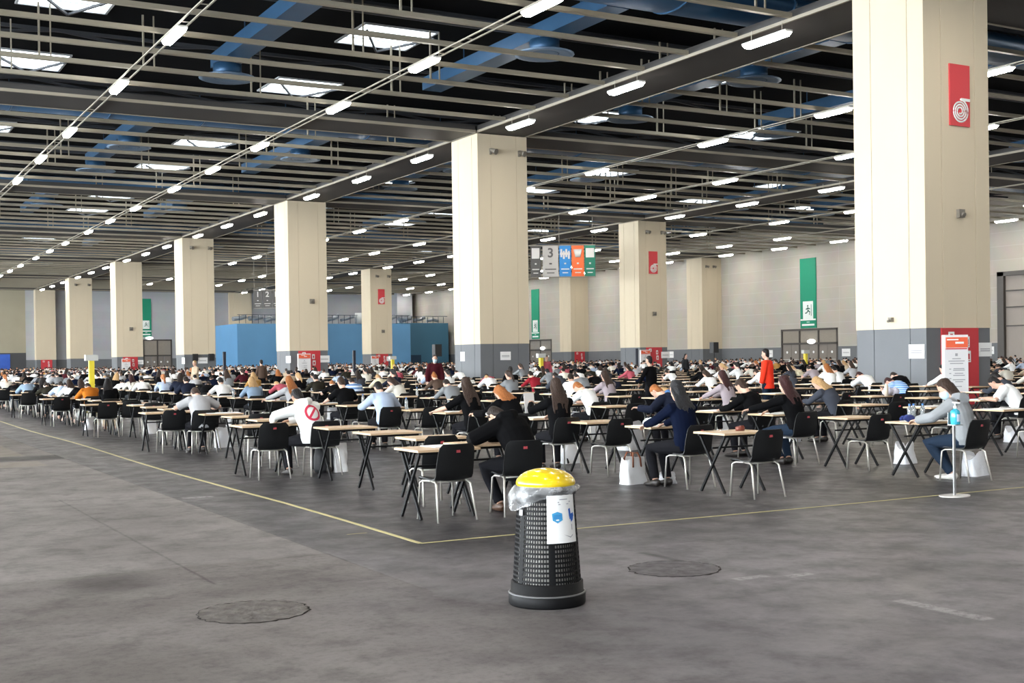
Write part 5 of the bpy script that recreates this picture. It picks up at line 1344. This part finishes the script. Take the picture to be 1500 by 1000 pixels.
inner = MB(); inner.lathe([(.16, .05), (.222, .13), (.186, .70), (.180, .77), (.190, .806)], 48); inner.build('inner_liner', mat('grey_liner_film', (.48, .46, .43), .5, var=.15, scale=12, bump=.5), t)
film, N_, L_, bs_ = _new('clear_bag_film'); bs_.inputs['Base Color'].default_value = (.82, .83, .84, 1); bs_.inputs['Roughness'].default_value = .18; bs_.inputs['Alpha'].default_value = .38
tc_ = N_.new('ShaderNodeTexCoord'); nz_ = N_.new('ShaderNodeTexNoise'); nz_.inputs['Scale'].default_value = 11; nz_.inputs['Detail'].default_value = 3; L_.new(tc_.outputs['Object'], nz_.inputs['Vector'])
bp_ = N_.new('ShaderNodeBump'); bp_.inputs['Strength'].default_value = .45; bp_.inputs['Distance'].default_value = .02; L_.new(nz_.outputs['Fac'], bp_.inputs['Height']); L_.new(bp_.outputs[0], bs_.inputs['Normal'])
mr_ = N_.new('ShaderNodeMapRange'); mr_.inputs['From Min'].default_value = .4; mr_.inputs['From Max'].default_value = .65; mr_.inputs['To Min'].default_value = .12; mr_.inputs['To Max'].default_value = .42; L_.new(nz_.outputs['Fac'], mr_.inputs['Value']); L_.new(mr_.outputs[0], bs_.inputs['Alpha'])
P = []
for i in range(9):
    f_ = i / 8; row = []
    for k in range(64):
        a = 2 * PI * k / 64; ca = math.cos(a + PI * .93)                 # droops most on one side
        dr = .055 + .115 * max(0, ca) ** 1.3; z = .812 - dr * f_; fl = .006 + .022 * math.sin(PI * min(1, f_ * 1.1)) + .038 * max(0, ca) * f_
        r_ = max(brad(min(z, .78)) + .006, .205) + fl * (1 + .3 * math.sin(9 * a)); row.append((r_ * math.cos(a), r_ * math.sin(a), z + .006 * math.sin(13 * a) * f_))
    P.append(row)
f = MB(); f.grid(P, wrap=True); f.build('bag_overhang', film, t)
def curved(z0, z1, a0, a1, off, mt, name, par, n=14, m_=8):
    g_ = [[((brad(z0 + (z1 - z0) * i / m_) + off) * math.cos(a0 + (a1 - a0) * k / n), (brad(z0 + (z1 - z0) * i / m_) + off) * math.sin(a0 + (a1 - a0) * k / n), z0 + (z1 - z0) * i / m_) for k in range(n + 1)] for i in range(m_ + 1)]
    q = MB(); q.grid(g_); return q.build(name, mt, par)
A0 = -PI / 2
sheet = curved(.435, .755, A0 + .02, A0 + .02 + 1.06, .012, M_white, 'paper_sign', t)
M_prm = mat('print_light_blue', (.05, .30, .56), .6); M_prb = mat('print_deep_blue', (.01, .09, .40), .6); M_prg = mat('print_grey', (.30, .30, .33), .7)
def onsign(u, v, off=.0145):                                            # u, v in 0..1 on the sheet
    a = A0 + .02 + 1.06 * u; z = .435 + .32 * v; return Vector(((brad(z) + off) * math.cos(a), (brad(z) + off) * math.sin(a), z))
def sign_poly(pts, mt, name, n=1):
    q = MB(); c = [onsign(*p) for p in pts]; q.add(c, [tuple(range(len(c)))]); q.build(name, mt, sheet)
sign_poly([(.15, .62), (.32, .66), (.47, .62), (.48, .48), (.32, .42), (.17, .48)], M_prm, 'printed_mask')
q = MB()
for v in (.52, .55, .58): q.add([onsign(.2, v, .0155), onsign(.45, v, .0155), onsign(.45, v + .008, .0155), onsign(.2, v + .008, .0155)], [(0, 1, 2, 3)])
q.build('mask_pleats', M_prb, sheet)
q = MB(); 
for pts in ([(.70, .70), (.77, .72), (.80, .58), (.72, .54)], [(.72, .58), (.90, .62), (.93, .55), (.74, .48)], [(.76, .52), (.92, .56), (.88, .47), (.80, .42)]): q.add([onsign(*p) for p in pts], [(0, 1, 2, 3)])
q.build('printed_glove', M_prb, sheet)
q = MB()
for (u0, u1, v) in ((.36, .72, .80), (.34, .80, .845), (.40, .68, .90)): q.add([onsign(u0, v), onsign(u1, v), onsign(u1, v + .018), onsign(u0, v + .018)], [(0, 1, 2, 3)])
q.add([onsign(.80, .26), onsign(.825, .26), onsign(.825, .38), onsign(.80, .38)], [(0, 1, 2, 3)])
q.add([onsign(.5, .18), onsign(.74, .12), onsign(.84, .17), (onsign(.82, .14)), onsign(.74, .10)], [(0, 1, 2, 3, 4)]); q.build('printed_lines', M_prg, sheet)
curved(.615, .655, A0 - 1.02, A0 - .84, .010, mat('grey_label', (.35, .35, .35), .6), 'small_label', t, 4, 3)

# ---- hand sanitiser stand
t = empty('sanitiser_stand', (11.49, 9.86, 0)); tag(t, 'hand sanitiser stand with blue gel bottle on a flat base plate', 'sanitiser stand')
M_gst = mat('brushed_grey_steel', (.36, .36, .36), .4, .6)
q = MB(); q.prism([(.20 * math.cos(a) * 1.0, .15 * math.sin(a)) for a in [2 * PI * k / 28 for k in range(28)]], 0, .012); q.build('base_plate', mat('pale_base_plate', (.60, .58, .56), .45), t)
q = MB(); q.box((0, 0, .42), (.030, .018, .82)); q.build('pole', M_gst, t)
q = MB(); q.box((0, -.02, .83), (.13, .11, .010)); q.box((0, .035, .90), (.12, .008, .14)); q.build('bottle_tray', M_gst, t)
q = MB(); q.lathe([(0, .835), (.052, .835), (.055, .845), (.055, .975), (.048, .995), (.024, 1.01), (.022, 1.02), (0, 1.02)], 24, c=(0, -.02, 0)); bt = q.build('gel_bottle', mat('cyan_gel_bottle', (.06, .45, .60), .12, trans=.25), t)
q = MB(); q.tube([(0, -.02, 1.02), (0, -.02, 1.05)], .020, 12); q.tube([(0, -.02, 1.05), (0, -.02, 1.085)], .008, 8); q.bar((0, .01, 1.09), (0, -.085, 1.085), .022, .014); q.build('pump_head', M_white, bt)
q = MB(); g_ = [[(.0562 * math.cos(a), -.02 + .0562 * math.sin(a), z) for a in [-2.4 + 1.2 * k / 8 + .3 for k in range(9)]] for z in (.87, .955)]; q.grid(g_); q.build('bottle_label', mat('pale_bottle_label', (.55, .62, .75), .5), bt)

# ---- floor tape and the two old round patches
M_tape = mat('yellow_floor_tape', (.47, .42, .20), .6, var=.3, scale=2.5)
def tape(pts, w, label):
    b = MB(); P = []
    for i, p in enumerate(pts):
        a, c = Vector(pts[max(0, i - 1)]), Vector(pts[min(len(pts) - 1, i + 1)]); d = (c - a).normalized(); n = Vector((-d.y, d.x)); p = Vector(p)
        P.append([(p.x + n.x * w / 2, p.y + n.y * w / 2, .0025), (p.x - n.x * w / 2, p.y - n.y * w / 2, .0025)])
    b.grid(P, smooth=False); o = b.build('floor_tape', M_tape); s = o.modifiers.new('s', 'SOLIDIFY'); s.thickness = .002; s.offset = 1
    tag(o, label, 'floor tape')
tape([(4.77 + .035 * math.sin(i * .9) * (i > 0) - .02 * (i > 2), 10.13 + i * 1.9) for i in range(26)], .05, 'yellow tape line running along the left side of the desks')
tape([(4.77 + i * 1.0, 10.13 - .018 * i + .02 * math.sin(i)) for i in range(12)], .035, 'yellow tape line running in front of the first desk row')
def patch(x, y, r_, label, seed):
    r2 = random.Random(seed); t = empty('manhole_patch', (x, y, 0)); tag(t, label, 'floor patch', 'round floor patches')
    n = 72; w_ = [1 + r2.uniform(-.035, .035) for _ in range(n)]
    P = [[(q * r_ * w_[k] * math.cos(2 * PI * k / n), q * r_ * w_[k] * math.sin(2 * PI * k / n), z) for k in range(n)] for q, z in ((.985, .0035), (.5, .006), (.02, .005))]
    b = MB(); b.grid([list(reversed(x_)) for x_ in P] if False else P, wrap=True)
    b.build('mortar_disc', mat('patch_mortar_%d' % seed, (.125, .114, .106) if seed == 1 else (.118, .110, .114), .85, var=.8, scale=9, bump=1.0, spec=.12), t)
    c = MB(); 
    Q = [[(q * r_ * w_[k] * (1 + g * r2.uniform(-.02, .03)) * math.cos(2 * PI * k / n), q * r_ * w_[k] * (1 + g * r2.uniform(-.02, .03)) * math.sin(2 * PI * k / n), z) for k in range(n)] for q, z, g in ((1.012, .002, 1), (1.0, .0045, 0), (.985, .005, 1))]
    c.grid(Q, wrap=True); c.build('crack_ring', mat('crack_dark', (.030, .027, .025), .9, var=.95, scale=18, spec=.1), t)
patch(2.53, 8.03, .37, 'old round mortar patch with a cracked rim in the left foreground', 1)
patch(5.86, 7.78, .36, 'old round mortar patch with a cracked rim right of the litter bin', 2)

for n_, k in enumerate([(3, 1), (9, 1), (11, 1), (13, 1), (15, 1), (17, 1), (19, 1), (4, 3), (6, 3), (9, 3), (6, 2), (14, 2), (12, 0), (14, 0), (18, 0), (13, 6)]):
    if k in allc:
        tote(allc[k][0] + .42 * (-1) ** n_, allc[k][1] - .1, .3 * n_, .30, .2, .34, M_pbag if n_ % 2 else M_wbag, 'white bag on the floor by the ' + where(*k), name='carrier_bag', slump=.3)
